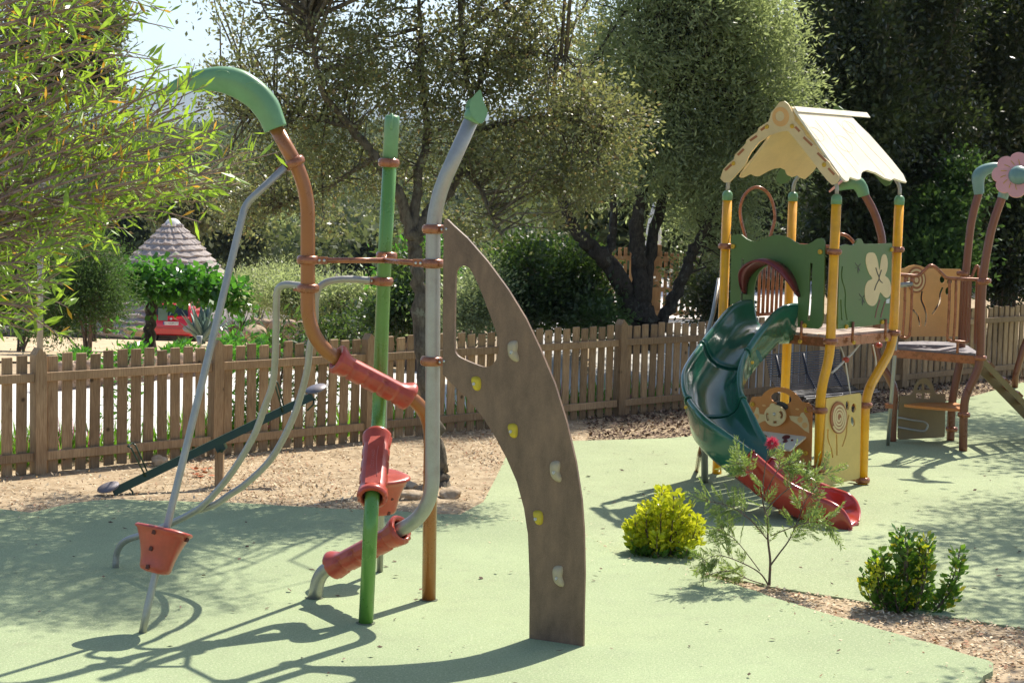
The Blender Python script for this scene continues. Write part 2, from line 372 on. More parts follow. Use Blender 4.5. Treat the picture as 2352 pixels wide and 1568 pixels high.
for i in range(len(ys)-1):
    for j in range(nT-1): gf.append((i*nT+j,i*nT+j+1,(i+1)*nT+j+1,(i+1)*nT+j))
near=MB(); far_=MB()
ic=int(np.searchsorted(ys,90))
near.add(gv[:(ic+1)*nT],[f for f in gf if f[3]<(ic+1)*nT],True); struct('ground',near,M['soil'])
o=ic*nT; far_.add(gv[o:],[tuple(i-o for i in f) for f in gf if f[0]>=o],True); struct('hills',far_,M['hill'])
# far blue mountain
mm=MB(); mv=[]; mf=[]; nx=90
for i in range(nx):
    x=-2600+i*5200/(nx-1)
    hgt=165+70*math.sin(x*.0016+2.2)+26*math.sin(x*.006)+12*math.sin(x*.019)
    for j,(yy,kk) in enumerate(((4200,0),(4700,.45),(5200,.85),(5500,1),(6200,.3))): mv.append((x*(yy/4800),yy,-20+hgt*kk*1.05))
for i in range(nx-1):
    for j in range(4): a=i*5+j; mf.append((a,a+5,a+6,a+1))
mm.add(mv,mf,True); struct('mountain',mm,M['mount'])

# fence line (2.0 m bays)
FA=gd(83,1095,-.08); FB=gd(1412,962,-.08); FU=(FB-FA).normalized(); FN=Vector((-FU.y,FU.x,0))
def fl(l,s=0,z=-.08): p=FA+FU*l+FN*s; return Vector((p.x,p.y,z))
def fs_of(x,y): return (x-FA.x)*FN.x+(y-FA.y)*FN.y
# road behind the fence (pale concrete)
rd=MB(); rv=[]; rf=[]; L=np.arange(-16,15,1.0); S=np.linspace(1.0,6.6,7)
for l in L:
    for s in S: p=fl(l,s); rv.append((p.x,p.y,zt1(p.x,p.y)+.02))
for i in range(len(L)-1):
    for j in range(len(S)-1): a=i*len(S)+j; rf.append((a,a+len(S),a+len(S)+1,a+1))
rd.add(rv,rf); struct('road',rd,M['concrete'])
# sandy parking area lower down
pk=MB(); pv=[]; pf=[]; Y=np.arange(28,92,2.0); T=np.linspace(-.36,-.055,14)
for y in Y:
    for t in T: pv.append((t*y,y,zt1(t*y,y)+.03))
for i in range(len(Y)-1):
    for j in range(len(T)-1): a=i*len(T)+j; pf.append((a,a+1,a+len(T)+1,a+len(T)))
pk.add(pv,pf); struct('parking_area',pk,M['sand'])
# sunlit paved terrace behind the trellis, right of centre
pt=MB()
tv=[(-.3,27),(5.0,27),(6.2,46),(-.4,46)]
nxx,nyy=8,12; q=[]
for i in range(nyy+1):
    for j in range(nxx+1):
        y=28.6+i*1.2; x=(-.01+.17*j/nxx)*y; q.append((x,y,zt1(x,y)+.03))
pt.add(q,[(i*(nxx+1)+j,i*(nxx+1)+j+1,(i+1)*(nxx+1)+j+1,(i+1)*(nxx+1)+j) for i in range(nyy) for j in range(nxx)]); struct('terrace',pt,M['concrete'])

# rubber play surfaces
NEAR=[(71,1176),(170,1155),(261,1146),(357,1149),(446,1151),(546,1154),(746,1166),(821,1169),(900,1172),(981,1179),(1079,1182),(1180,1196),(1300,1213),(1372,1243),(1420,1276),(1480,1286),(1555,1300),(1655,1330),(1755,1363),(1850,1393),(1976,1430),(2100,1466),(2200,1495),(2262,1514),(2283,1530),(2262,1552),(2215,1590)]
near_w=[tuple(gd(u,v,0)[:2]) for u,v in NEAR]; near_w=[tuple(p[:2]) for p in cat(near_w,4)]
near_w=[(x+random.uniform(-.012,.012),y+random.uniform(-.012,.012)) for x,y in near_w]
near_w += [(2.35,9.6),(1.9,7.0),(1.4,4.0),(-5.5,4.0),(-8.5,9.0),(-7.6,14.0),(-5.6,16.1)]
FAR=[(1040,1190),(1110,1152),(1140,1095),(1164,1044),(1200,1035),(1310,1012),(1420,1009),(1530,1006),(1600,999),(1700,985),(1850,968),(2000,950),(2080,937),(2150,925),(2230,911),(2340,880),(2450,856)]
FAR2=[(2352,1442),(2164,1413),(1955,1375),(1768,1346),(1640,1318),(1580,1310),(1500,1300),(1400,1290),(1300,1262),(1100,1225)]
far_w=[tuple(gd(u,v,-.03)[:2]) for u,v in FAR]+[(13,27.5),(14,14.0),(5.6,12.3)]+[tuple(gd(u,v,-.03)[:2]) for u,v in FAR2]
pads=MB(); pads.prism(near_w if sum(near_w[i][0]*near_w[(i+1)%len(near_w)][1]-near_w[(i+1)%len(near_w)][0]*near_w[i][1] for i in range(len(near_w)))>0 else near_w[::-1],[],(0,0,0),(1,0,0),(0,1,0),.085)
struct('rubber_surface',pads,M['rubber'])
pads=MB(); pads.prism(far_w if sum(far_w[i][0]*far_w[(i+1)%len(far_w)][1]-far_w[(i+1)%len(far_w)][0]*far_w[i][1] for i in range(len(far_w)))>0 else far_w[::-1],[],(0,0,-.03),(1,0,0),(0,1,0),.056)
o=struct('rubber_surface',pads,M['rubber2'])
def inpoly(x,y,P):
    P=np.array(P); x=np.asarray(x); y=np.asarray(y); c=np.zeros(x.shape,bool); j=len(P)-1
    for i in range(len(P)):
        a=(P[i,1]>y)!=(P[j,1]>y); xx=(P[j,0]-P[i,0])*(y-P[i,1])/(P[j,1]-P[i,1]+1e-12)+P[i,0]; c^=a&(x<xx); j=i
    return c
def fast(name, V, Fq, mat, smooth=False):
    """mesh from numpy arrays: V (n,3), Fq (m,4) or (m,3)"""
    me=bpy.data.meshes.new(name); V=np.ascontiguousarray(V,np.float32); Fq=np.ascontiguousarray(Fq,np.int32); m,k=Fq.shape
    me.vertices.add(len(V)); me.vertices.foreach_set('co',V.ravel()); me.loops.add(m*k); me.loops.foreach_set('vertex_index',Fq.ravel())
    me.polygons.add(m); me.polygons.foreach_set('loop_start',np.arange(0,m*k,k,dtype=np.int32))
    me.update(calc_edges=True); me.materials.append(mat); return me
def unit(a): return a/np.maximum(np.linalg.norm(a,axis=1,keepdims=True),1e-9)
def quads(C, D, L, W, nrm=None, tip=.5):
    """leaf shaped quads: base C, direction D, length L, half width W"""
    n=len(C); D=unit(D); R=RNG.normal(size=(n,3)) if nrm is None else nrm
    S=unit(np.cross(D,R)); L=np.broadcast_to(L,(n,))[:,None]; W=np.broadcast_to(W,(n,))[:,None]
    V=np.empty((n,4,3)); V[:,0]=C; V[:,1]=C+D*L*tip+S*W; V[:,2]=C+D*L; V[:,3]=C+D*L*tip-S*W
    return V.reshape(-1,3), np.arange(n*4).reshape(-1,4)
def scatter(name, mat, n, xr, yr, keep, lmin, lmax, wr, zfun, label=None, tilt=.35):
    x=RNG.uniform(*xr,n); y=RNG.uniform(*yr,n); k=keep(x,y); x=x[k]; y=y[k]; m=len(x)
    z=zfun(x,y)+RNG.uniform(.004,.022,m); a=RNG.uniform(0,2*np.pi,m)
    D=np.stack([np.cos(a),np.sin(a),RNG.normal(0,tilt,m)],1); nr=np.stack([RNG.normal(0,.3,m),RNG.normal(0,.3,m),np.ones(m)],1)
    Lg=RNG.uniform(lmin,lmax,m); V,Fq=quads(np.stack([x,y,z],1),D,Lg,Lg*wr*RNG.uniform(.6,1.3,m),nr)
    V[:,2]=np.maximum(V[:,2],np.repeat(zfun(x,y),4)+.002)
    o=link(name,fast(name,V,Fq,mat)); o['kind']='stuff'; return o
keep_back=lambda x,y:(~inpoly(x,y,near_w))&(~inpoly(x,y,far_w))&(fs_of(x,y)<.25)
keep_chip=lambda x,y: keep_back(x,y)&(RNG.uniform(0,1,x.shape)<np.where(x>.9,.05,.35+.65*sst(.35,.7,np.sin(x*1.9+y*.7)*.5+.5)))
scatter('wood_chips',M['chips'],95000,(-8,4),(13.2,23.5),keep_chip,.018,.055,.2,zt,tilt=.6)
keep_bed=lambda x,y:(~inpoly(x,y,near_w))&(~inpoly(x,y,far_w))&(y<15.2)&(x>.8)
scatter('bed_mulch',M['chips'],30000,(.8,5.6),(9,15.2),keep_bed,.02,.055,.22,zt)
keep_lit=lambda x,y: keep_back(x,y)&(x>.9)
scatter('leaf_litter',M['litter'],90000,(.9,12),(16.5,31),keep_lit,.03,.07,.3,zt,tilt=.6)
keep_str=lambda x,y:(inpoly(x,y,near_w)|inpoly(x,y,far_w))
def zpad(x,y): return np.where(inpoly(x,y,near_w),.0,-.03)
def near_edge(x,y):
    P=np.array(near_w[:110]+[]); d=np.min(np.hypot(x[:,None]-P[None,:,0],y[:,None]-P[None,:,1]),1); return keep_str(x,y)&(RNG.uniform(0,1,x.shape)<np.exp(-d/.13))
scatter('spilled_chips',M['chips'],22000,(-6,5.5),(9.5,18.5),near_edge,.014,.04,.2,lambda x,y: np.where(inpoly(x,y,near_w),.0,-.03))
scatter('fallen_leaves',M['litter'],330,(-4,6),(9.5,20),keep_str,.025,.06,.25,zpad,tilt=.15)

# ---------------------------------------------------------------- picket fence
fence=thing('picket_fence','long weathered wooden picket fence running behind the playground','fence',tuple(fl(8)))
rz=math.atan2(FU.y,FU.x); picks=[]
for k in range(6):
    me=bevelled_box_mesh('picket',.106,.026,1.13,.004,.003); me.materials.append(M['fence']); picks.append(me)
pm=MB(); w=.058
post_me=bpy.data.meshes.new('fence_post')
vs=[(-w,-w,-.1),(w,-w,-.1),(w,w,-.1),(-w,w,-.1),(-w,-w,1.17),(w,-w,1.17),(w,w,1.17),(-w,w,1.17),(-w*.2,-w,1.235),(-w*.2,w,1.235)]
post_me.from_pydata(vs,[],[(0,3,2,1),(0,1,5,8,4),(1,2,6,5),(2,3,7,9,6),(3,0,4,7),(4,8,9,7),(8,5,6,9)]); post_me.materials.append(M['fence'])
rail_me=bevelled_box_mesh('rail',1.88,.045,.085,.005,.002); rail_me.materials.append(M['fence'])
loc0=Vector(fence.location)
def fput(name,me,l,s,z,rx=0,ry=0):
    o=link(name,me,None,fence); p=fl(l,s,z)-loc0; ry+=random.uniform(-.007,.007) if name=='picket' else 0; o.location=p; o.rotation_euler=(rx,ry,rz); return o
for k in range(-3,14):
    l0=k*2.0
    pe=fput('fence_post',post_me,l0,-.04,-.08+random.uniform(-.015,.015)); pe.rotation_euler=(random.uniform(-.008,.008),random.uniform(-.012,.012),rz)
    for zc in (.955,.205): fput('rail',rail_me,l0+1.0,-.048,-.08+zc+random.uniform(-.006,.006),0,random.uniform(-.004,.004))
    for j in range(12):
        l=l0+.165+j*.152+random.uniform(-.004,.004)
        fput('picket',picks[random.randrange(6)],l,-.011,-.08+.60+random.uniform(-.02,.016),random.uniform(-.006,.006),random.uniform(-.009,.009))

# ---------------------------------------------------------------- stone walls beyond the road
def stone_wall(label, p0, p1, z0, h, sw, seed, rows, depth=.28):
    rr=random.Random(seed); p0=Vector(p0); p1=Vector(p1); d=(p1-p0); Ln=d.length; d.normalize(); nn=Vector((d.y,-d.x,0))
    if nn.y>0: nn=-nn
    t=thing('stone_wall',label,'stone wall',tuple((p0+p1)/2+Vector((0,0,z0))))
    core=MB(); core.box((p0+p1)/2+Vector((0,0,z0+h/2-.04)),(d,nn,(0,0,1)),(Ln,depth*.7,h-.06)); part('wall_core',core,M['stone'],t)
    vars_=[rock_mesh('stone',(.5,.5,.5),seed*10+i,2,.5) for i in range(5)]
    for m_ in vars_: m_.materials.append(M['stone'])
    rh=h/rows
    for r in range(rows):
        x=rr.uniform(-.2,0)*sw
        while x<Ln:
            ww=sw*rr.uniform(.65,1.4); o=link('stone',vars_[rr.randrange(5)],None,t)
            o.location=p0+d*(x+ww/2)+nn*(depth*.28)+Vector((0,0,z0+rh*(r+.5)+rr.uniform(-.02,.02)))-t.location
            o.scale=(ww*1.06,depth*rr.uniform(.75,1.0),rh*rr.uniform(1.0,1.25)); o.rotation_euler=(0,rr.uniform(-.08,.08),math.atan2(d.y,d.x)); x+=ww
    return t
wl=[at(95,905,23.8),at(500,900,26.6)]
stone_wall('low grey stone retaining wall seen through the pickets at the far side of the road',(wl[0].x,wl[0].y,0),(wl[1].x,wl[1].y,0),-.1,.42,.2,3,3,.22)
a=at(575,760,33.5); b=at(955,748,32.0)
stone_wall('pinkish stone wall whose top shows over the fence behind the green pole',(a.x,a.y,0),(b.x,b.y,0),-.62,.86,.27,5,5)
# ================================================================ CLIMBING FRAME
TR=.0475
root=thing('play_climber','climbing frame of bent brown, green and silver poles with a brown climbing panel','climbing frame',tuple(gd(860,1400)))
def chain(spec): return [at(u,v,Y) for u,v,Y in spec]
gb=gd(840,1430); bb=gd(985,1377); sb=gd(722,1372)
dn=Vector((0,0,-.02))
brown_pts=[bb+dn, at(990,936,12.55), at(707,789,12.22), at(707,427,12.22), at(628,284,12.2)]
green_pts=[gb+dn, at(853,1165,11.88), at(869,972,12.62), at(883,600,12.62), at(901,268,12.62)]
silver_pts=[sb+dn, at(733,1315,12.5), at(993,1176,11.97), at(995,470,11.97), at(1092,255,11.95)]
def pole(name,pts,rads,mat): 
    mb=MB(); mb.tube(bez(pts,rads,14),TR,28); return part(name,mb,mat,root)
pole('brown_pole',brown_pts,[.22,.26,.2],M['brown'])
pole('green_pole',green_pts,[.17,.2,.05],M['gpole'])
pole('silver_pole',silver_pts,[.2,.24,.22],M['silver'])
# green hook cap on the brown pole
hk=[(366,218,4),(384,208,8),(405,197,13),(435,189,20),(470,184,25),(509,183,30),(545,192,33),(572,207,33),(594,225,32),(612,248,31),(622,268,28.5),(633,296,26.5)]
hk=cat([(*at(u,v,12.2),r/ppm(12.2)) for u,v,r in hk],5); P=[Vector(p[:3]) for p in hk]; Rr=[p[3] for p in hk]
mb=MB(); n=28; vs=[]; yv=Vector((0,1,0))
for i,p in enumerate(P):
    t=(P[min(i+1,len(P)-1)]-P[max(i-1,0)]).normalized(); side=(yv-t*yv.dot(t)).normalized(); up=t.cross(side)
    if up.z<0 and i<8: pass
    for k in range(n):
        a=2*math.pi*k/n; ca,sa=math.cos(a),math.sin(a); e=.62
        cx=math.copysign(abs(ca)**e,ca); sy=math.copysign(abs(sa)**.9,sa)
        wdt=min(Rr[i]*1.05,.085)*.9
        vs.append(p+up*sy*Rr[i]+side*cx*wdt*(1-.35*max(0,-sy)))
m_=len(P); mb.add(vs,[(i*n+k,i*n+(k+1)%n,(i+1)*n+(k+1)%n,(i+1)*n+k) for i in range(m_-1) for k in range(n)]+[tuple(range(n))[::-1],tuple((m_-1)*n+k for k in range(n))],True)
hook=part('hook_cap',mb,M['gcap'],root)
for (u,v,a) in ((438,183,-.35),(517,172,.05),(588,200,.75)):   # embossed crescents on the upper face
    c=at(u,v,12.09); pts=[c+Vector((.05*math.cos(q)*1.0-.02,-.004,.028*math.sin(q)))for q in np.linspace(.2,2.6,9)]
    e=MB(); e.tube(pts,.003,6); part('emboss_line',e,M['gcap'],hook)
# green pole top cap
tp=green_pts[-1]; ax=(green_pts[-1]-green_pts[-2]).normalized()
mb=MB(); mb.lathe(tp-ax*.34,ax,[(.0505,0),(.0505,.31),(.049,.335),(.04,.348),(0,.352)],28); part('pole_cap',mb,M['gcap'],root)
mb=MB(); s_=Vector((0,-1,0)); mb.tube([tp+s_*.05+ax*.02,tp+s_*.056-ax*.02,tp+s_*.056-ax*.075,tp+s_*.05-ax*.085],[.008,.011,.011,.006],8); part('cap_lug',mb,M['gcap'],root)
# green split cap on the silver pole
sp=silver_pts[-1]; ax=(silver_pts[-1]-silver_pts[-2]).normalized(); sx=ax.cross(Vector((0,1,0))).normalized()
mb=MB(); mb.lathe(sp-ax*.07,ax,[(.050,0),(.058,.02),(.058,.06),(.052,.075)],26); cp=part('pole_cap',mb,M['gcap'],root)
for pts,yy,th in (([(1083,264),(1079,242),(1087,224),(1097,212),(1104,208),(1108,222),(1113,240),(1120,254),(1116,272),(1105,285),(1092,276)],-.024,.05),([(1074,268),(1069,252),(1071,238),(1080,227),(1093,222),(1098,232),(1090,262),(1084,274)],.03,.03)):
    q=at(1095,250,11.95); lp=smooth_loop([((lambda p:(p.x-q.x,p.z-q.z))(at(u,v,11.95))) for u,v in pts],3); mb=MB(); mb.prism(lp[::-1] if sum(lp[i][0]*lp[(i+1)%len(lp)][1]-lp[(i+1)%len(lp)][0]*lp[i][1] for i in range(len(lp)))<0 else lp,[],q+Vector((0,yy,0)),(1,0,0),(0,0,1),-th); part('cap_leaf',mb,M['gcap'],root)

def clamp(c, axis, lug=None, luglen=.07, r=.0475):
    axis=Vector(axis).normalized(); mb=MB()
    mb.lathe(Vector(c)-axis*.03,axis,[(r,0),(r+.016,.002),(r+.024,.014),(r+.026,.03),(r+.024,.046),(r+.016,.058),(r,.06)],28)
    if lug is not None:
        d=Vector(lug); d=(d-axis*d.dot(axis)).normalized(); y=axis.cross(d)
        mb.box(Vector(c)+d*(r+luglen/2+.005),(d,y,axis),(luglen+.03,.042,.048))
    o=part('clamp',mb,M['clamp'],root)
    if lug is not None:
        for k in (.018,.05):
            b=MB(); q=Vector(c)+d*(r+k+.01); yy=y if y.y<0 else -y; b.lathe(q+yy*.019,yy,[(.010,0),(.010,.005),(.006,.008),(0,.008)],10); part('bolt',b,M['bolt'],o)
    return o
zv=Vector((0,0,1)); camd=Vector((0,-1,0))
sb_=at(995,525,11.97); bt=(brown_pts[4]-brown_pts[3]).normalized()
c_b1=at(676,374,12.2); clamp(c_b1,bt,Vector((-.9,-.1,-.35)),.06)
c_b2=at(707,597,12.22); clamp(c_b2,zv,(1,.05,0),.06)
c_b3=at(708,662,12.22); clamp(c_b3,zv,(-.75,.6,0),.05)
ga=(green_pts[4]-green_pts[3]).normalized()
c_g1=at(893,374,12.62); clamp(c_g1,ga,(0.15,1,0),.05)
c_g2=at(888,588,12.62); clamp(c_g2,ga,(-.25,-1,0),.05)
c_g3=at(879,646,12.62); clamp(c_g3,ga,(-1,-.1,0),.055)
c_s1=at(995,526,11.97); clamp(c_s1,zv,(1,-.55,0),.07)
c_s2=at(994,605,11.97); clamp(c_s2,zv,(-1,.15,0),.06)
c_s3=at(991,829,11.97); clamp(c_s3,zv,(1,-.55,0),.07)
for b_ in (gb,bb,sb):
    mb=MB(); mb.lathe(b_+Vector((0,0,-.004)),zv,[(TR,0),(TR+.012,.001),(TR+.016,.006),(TR+.008,.009),(TR,.009)],24,lambda an:1+.03*math.sin(5*an)); part('base_collar',mb,M['dirt'],root)
# Y shaped cross bar
J=at(884,598,12.28); mb=MB(); mb.tube([c_b2+Vector((.1,0,0)),J],.019,14); mb.tube([c_s2-Vector((.1,0,0)),J],.019,14); mb.tube([c_g2-Vector((.015,.06,0)),J],.019,14); mb.lathe(J-zv*.02,zv,[(.001,0),(.02,.006),(.02,.034),(.001,.04)],14)
part('cross_bar',mb,M['clamp'],root)
# red foot grips
def grip(a, b, name='foot_grip', flip=False):
    a=Vector(a); b=Vector(b); ax=(b-a); Ln=ax.length; ax.normalize(); up=(zv-ax*ax.z).normalized(); side=ax.cross(up); n=40; ms=44; vs=[]
    for i in range(ms+1):
        t=i/ms; e=abs(2*t-1); fl_=sst(.62,1.0,e)
        for k in range(n):
            an=2*math.pi*k/n; cu=math.cos(an); top=max(0,cu)
            r=.093 - top**1.4*.036*(1-fl_) + (.010*fl_)
            if cu<.25:                                  # moulded tread blocks round the underside
                gx=(t*5.0)%1; ga_=((an/(2*math.pi))*14)%1; r-= .013*(1 if gx<.1 or gx>.9 else 0)+.008*(1 if ga_<.2 else 0)
            r-= .012*max(0,(e-.93)/.07)**2
            vs.append(a+ax*(t*Ln)+(up*cu+side*math.sin(an))*r)
    fs=[(i*n+k,i*n+(k+1)%n,(i+1)*n+(k+1)%n,(i+1)*n+k) for i in range(ms) for k in range(n)]
    mb=MB(); mb.add(vs,fs,True)
    for t,i0 in ((0,0),(1,ms)):                          # recessed end mouths
        c=a+ax*(Ln*t); s_=1 if t==0 else -1; ring=[]; r2=[.066,.062]
        for q,dp in ((.070,0),(.064,.03)):
            ring.append([c+ax*(s_*dp)+(up*math.cos(2*math.pi*k/n)+side*math.sin(2*math.pi*k/n))*q for k in range(n)])
        outer=vs[i0*n:(i0+1)*n]; vv=outer+ring[0]+ring[1]; f2=[]
        for r_ in range(2):
            for k in range(n): f2.append((r_*n+k,(r_+1)*n+k,(r_+1)*n+(k+1)%n,r_*n+(k+1)%n) if t==0 else (r_*n+k,r_*n+(k+1)%n,(r_+1)*n+(k+1)%n,(r_+1)*n+k))
        mb.add(vv,f2,True)
    g=part(name,mb,M['red'],root); return g,a,ax,up,side,Ln
def along(p,q,t): return Vector(p).lerp(Vector(q),t)
grip(along(brown_pts[2],brown_pts[1],.22),along(brown_pts[2],brown_pts[1],.83))
grip(along(silver_pts[1],silver_pts[2],.12),along(silver_pts[1],silver_pts[2],.74))
# the green pole's grip: seen end-on, with a flat lettered tread
gA=along(green_pts[1],green_pts[2],.10); gB=along(green_pts[1],green_pts[2],.84)
gg,a,ax,up,side,Ln=grip(gA,gB)
tr=MB(); e1=side if side.x>0 else -side
out=[(-.05,.12*Ln),(.05,.12*Ln),(.052,.75*Ln),(.04,.86*Ln),(0,.9*Ln),(-.04,.86*Ln),(-.052,.75*Ln)]
nrm=e1.cross(ax); base=a+up*.058
tr.prism(out,[],base+nrm*.012 if nrm.dot(up)>0 else base,e1,ax,.02); part('tread_plate',tr,M['red'],gg)
def text_mesh(s, size, ext=.0008):
    cu=bpy.data.curves.new('lettering','FONT'); cu.body=s; cu.size=size; cu.extrude=ext; cu.align_x='CENTER'; cu.align_y='CENTER'
    ob=bpy.data.objects.new('lettering',cu); COL.objects.link(ob); dg=bpy.context.evaluated_depsgraph_get(); me=bpy.data.meshes.new_from_object(ob.evaluated_get(dg))
    bpy.data.objects.remove(ob); me.name='lettering'; return me
def put_text(s,size,c,ex,ey,mat,parent):
    me=text_mesh(s,size); ez=Vector(ex).cross(Vector(ey)).normalized(); ex=Vector(ex).normalized(); ey=Vector(ey).normalized()
    o=link('lettering',me,mat,parent); r=root_of(parent); c=Vector(c)-r.location
    o.matrix_local=Matrix(((ex.x,ey.x,ez.x,c.x),(ex.y,ey.y,ez.y,c.y),(ex.z,ey.z,ez.z,c.z),(0,0,0,1))); return o
M['emb']=paint('embossed_pale_red',(.55,.16,.13),.35)
put_text('FOOT HAND',.032,base+up*.0125+ax*(.5*Ln)-e1*.012,ax,-e1,M['emb'],gg)
lg=MB(); lg.tube([base+up*.013+ax*(Ln*t)+e1*(.018+.006*math.sin(t*9)) for t in np.linspace(.22,.7,12)],.002,5); part('emboss_line',lg,M['emb'],gg)

# pommels (red cone seats) with their leaning silver poles
def pommel(c0, c1, rb, rt, turn):
    c0=Vector(c0); c1=Vector(c1); ax=(c1-c0); H=ax.length; sh=lambda an:1+.10*math.cos(3*(an+turn))+.02*math.cos(6*(an+turn))
    pr=[(rb*.55,0),(rb*.92,.012*H/.3),(rb,.03*H/.3)]
    for t in np.linspace(.12,.9,9): pr.append((rb+(rt-rb)*(t**1.9),t*H))
    pr += [(rt,H*.93),(rt*.985,H*.97),(rt*.93,H*.995),(rt*.8,H*1.0),(rt*.4,H*1.02),(0.001,H*1.025)]
    mb=MB(); mb.lathe(c0,ax,pr,42,sh); p=part('pommel',mb,M['red'],root); a=ax.normalized()
    x=(Vector((1,0,0))-a*a.x).normalized(); y=a.cross(x)
    for an,t in ((-1.9,.86),(-2.0,.5),(-2.05,.1),(-.75,.5),(-.85,.1),(-.5,.86)):
        r=(rb+(rt-rb)*t**1.9)*sh(an); 
        d=x*math.cos(an)+y*math.sin(an); tt=a.cross(d); q=c0+a*(t*H)+d*(r*.985); h=MB(); h.prism([(-.012,-.013),(.006,-.015),(.013,-.005),(.010,.012),(-.009,.013)],[],q+d*.004,tt,a,.03)
        part('bolt_hole',h,M['dark'],p)  # solid plug, its dark red stands in for shade inside the hole
    return p
p1b=gd(326,1452); top1=at(655,384,12.15); q1=at(563,470,12.12)
pd=[p1b+dn, at(340,1388,11.47), at(385,1200,11.62), q1, at(602,408,12.13), top1]
mb=MB(); mb.tube(bez([pd[0],pd[1],pd[3],pd[5]],[.06,.06],12),.024,18); part('leaning_pole',mb,M['silver'],root)
c0=at(358,1316,11.53); c1=at(384,1214,11.6); pommel(c0,c1,.098,.182,.4)
p2b=gd(872,1312); c0=at(875,1178,13.25); c1=at(879,1090,13.2); pommel(c0,c1,.098,.18,-.5)
mb=MB(); mb.tube(bez([p2b+dn,at(878,1080,13.2),at(893,420,12.80),c_g1+Vector((0,.1,.0))],[.1,.14],10),.024,18); part('leaning_pole',mb,M['silver'],root)
# curved ladder rails down to a foot at the left
r1=[(697,657,12.25),(681,655,12.28),(660,653,12.3),(645,657,12.32),(637,668,12.34),(635,691,12.36),(634,751,12.42),(631.5,831,12.5),(625,885,12.55),(607.5,935,12.6),(583.5,999,12.66),(543.5,1068,12.74),(503.5,1121,12.82),(466,1160,12.88),(440,1178,12.93),(400,1198,13.0),(340,1224,13.15),(300,1236,13.25),(280,1248,13.3),(269,1268,13.33),(266,1290,13.33)]
P=[Vector(p) for p in cat([tuple(at(*q)) for q in r1],5)]; ft=gd(265,1303); P.append(ft+dn)
mb=MB(); mb.tube(P,.0235,16); part('curved_rail',mb,M['silver'],root)
r2=[(850,644,12.58),(820,641.5,12.57),(783,641.5,12.55),(753,647,12.54),(735,659,12.54),(727,676,12.54),(724,701,12.55),(723,741,12.58),(711,801,12.62),(707,841,12.64),(693,900,12.68),(669,969,12.72),(623.5,1052,12.78),(567.5,1108,12.84),(525,1137,12.88),(490,1160,12.9),(446,1174,12.93)]
mb=MB(); mb.tube([Vector(p) for p in cat([tuple(at(*q)) for q in r2],5)],.0235,16); part('curved_rail',mb,M['silver'],root)
# brown climbing panel with holds
pr=gd(1341,1484); pl=gd(1220,1461); pdv=(pr-pl); pdv.z=0; pdv.normalize()
p0=at(1021,680,11.90); 
# plane through silver clamp side and the base edge
pm_=(pl+pr)/2; e=(pm_-Vector((p0.x,p0.y,0))); e.z=0; e.normalize(); pn=e.cross(zv)
def P2(u,v): q=onp(u,v,pm_,pn)-pm_; return (q.dot(e),q.z)
outl=[(1220.5,858.5),(1020.5,845),(1021,700),(1022,600),(1022.5,512),(1025,503),(1031,504),(1045,518),(1076,546),(1123,600),(1170,664),(1211,731),(1244.5,802),(1278,882),(1305,970),(1325.5,1058),(1339,1145),(1344,1213),(1346,1314),(1344,1400),(1343,1486),(1219,1463),(1219.5,1400),(1220,1334),(1216,1226),(1207,1166),(1190.5,1105),(1167,1051),(1136.5,993.5),(1109.5,953),(1076,912.5),(1042,881),(1020.5,858.5)]
outl=outl[1:]
hole=smooth_loop([(1050,640),(1052,622),(1060,612),(1073,611),(1085,620),(1103,656),(1123,707),(1140,754),(1149,790),(1146,818),(1134,837),(1118,842),(1099,837),(1064,822),(1051,811),(1048,794),(1048,720)],4)
mb=MB(); mb.prism([P2(*q) for q in outl],[[P2(*q) for q in hole]],pm_,e,zv,-.022)
# thickness goes away from the viewer
climb=part('climbing_panel',mb,M['hpl'],root)
pnc=pn if pn.y<0 else -pn
def hold(u,v,kind,rot=0):
    q=onp(u,v,pm_,pn); x,y=0,0; mb=MB()
    if kind=='g': sh=[(-.037,.045),(-.01,.066),(.028,.066),(.034,.03),(.030,.0),(.044,-.035),(.040,-.062),(.012,-.064),(-.018,-.045),(-.034,-.01)]
    else: sh=[(-.036,.035),(.0,.048),(.027,.036),(.034,.005),(.03,-.034),(.008,-.046),(-.014,-.038),(-.026,-.01)]
    lp=smooth_loop(sh,3); n=len(lp); vs=[]; ex=e; 
    if ex.x<0: ex=-ex
    for h,k in ((0.0,1.0),(.02,1.0),(.036,.86),(.044,.6),(.046,.25)):
        vs += [q+ex*(p[0]*k)+zv*(p[1]*k)+pnc*h for p in lp]
    fs=[(i*n+k,i*n+(k+1)%n,(i+1)*n+(k+1)%n,(i+1)*n+k) for i in range(4) for k in range(n)]+[tuple(4*n+k for k in range(n))]
    mb.add(vs,fs,True); h_=part('climbing_hold',mb,M['holdgrey'] if kind=='g' else M['holdyel'],climb)
for u,v in ((1182,806),(1279,1081),(1285,1321)): hold(u,v,'g')
for u,v in ((1098,880),(1182,988),(1240,1187)): hold(u,v,'y')
for u,v in ((1182,808),(1279,1083),(1285,1325),(1096,880),(1180,989),(1237,1189)):
    q=onp(u,v,pm_,pn); b=MB(); b.lathe(q+pnc*.044,pnc,[(.011,0),(.011,.006),(.006,.008),(.006,.004),(0,.004)],12); part('bolt',b,M['bolt'],climb)
for u,v in ((1028,526),(1023,829)):
    q=onp(u,v,pm_,pn); b=MB(); b.lathe(q,pnc,[(.024,0),(.024,.012),(.019,.018),(.008,.018)],18); o=part('panel_boss',b,M['clamp'],root); b=MB(); b.lathe(q+pnc*.016,pnc,[(.009,0),(.009,.006),(0,.007)],10); part('bolt',b,M['bolt'],o)

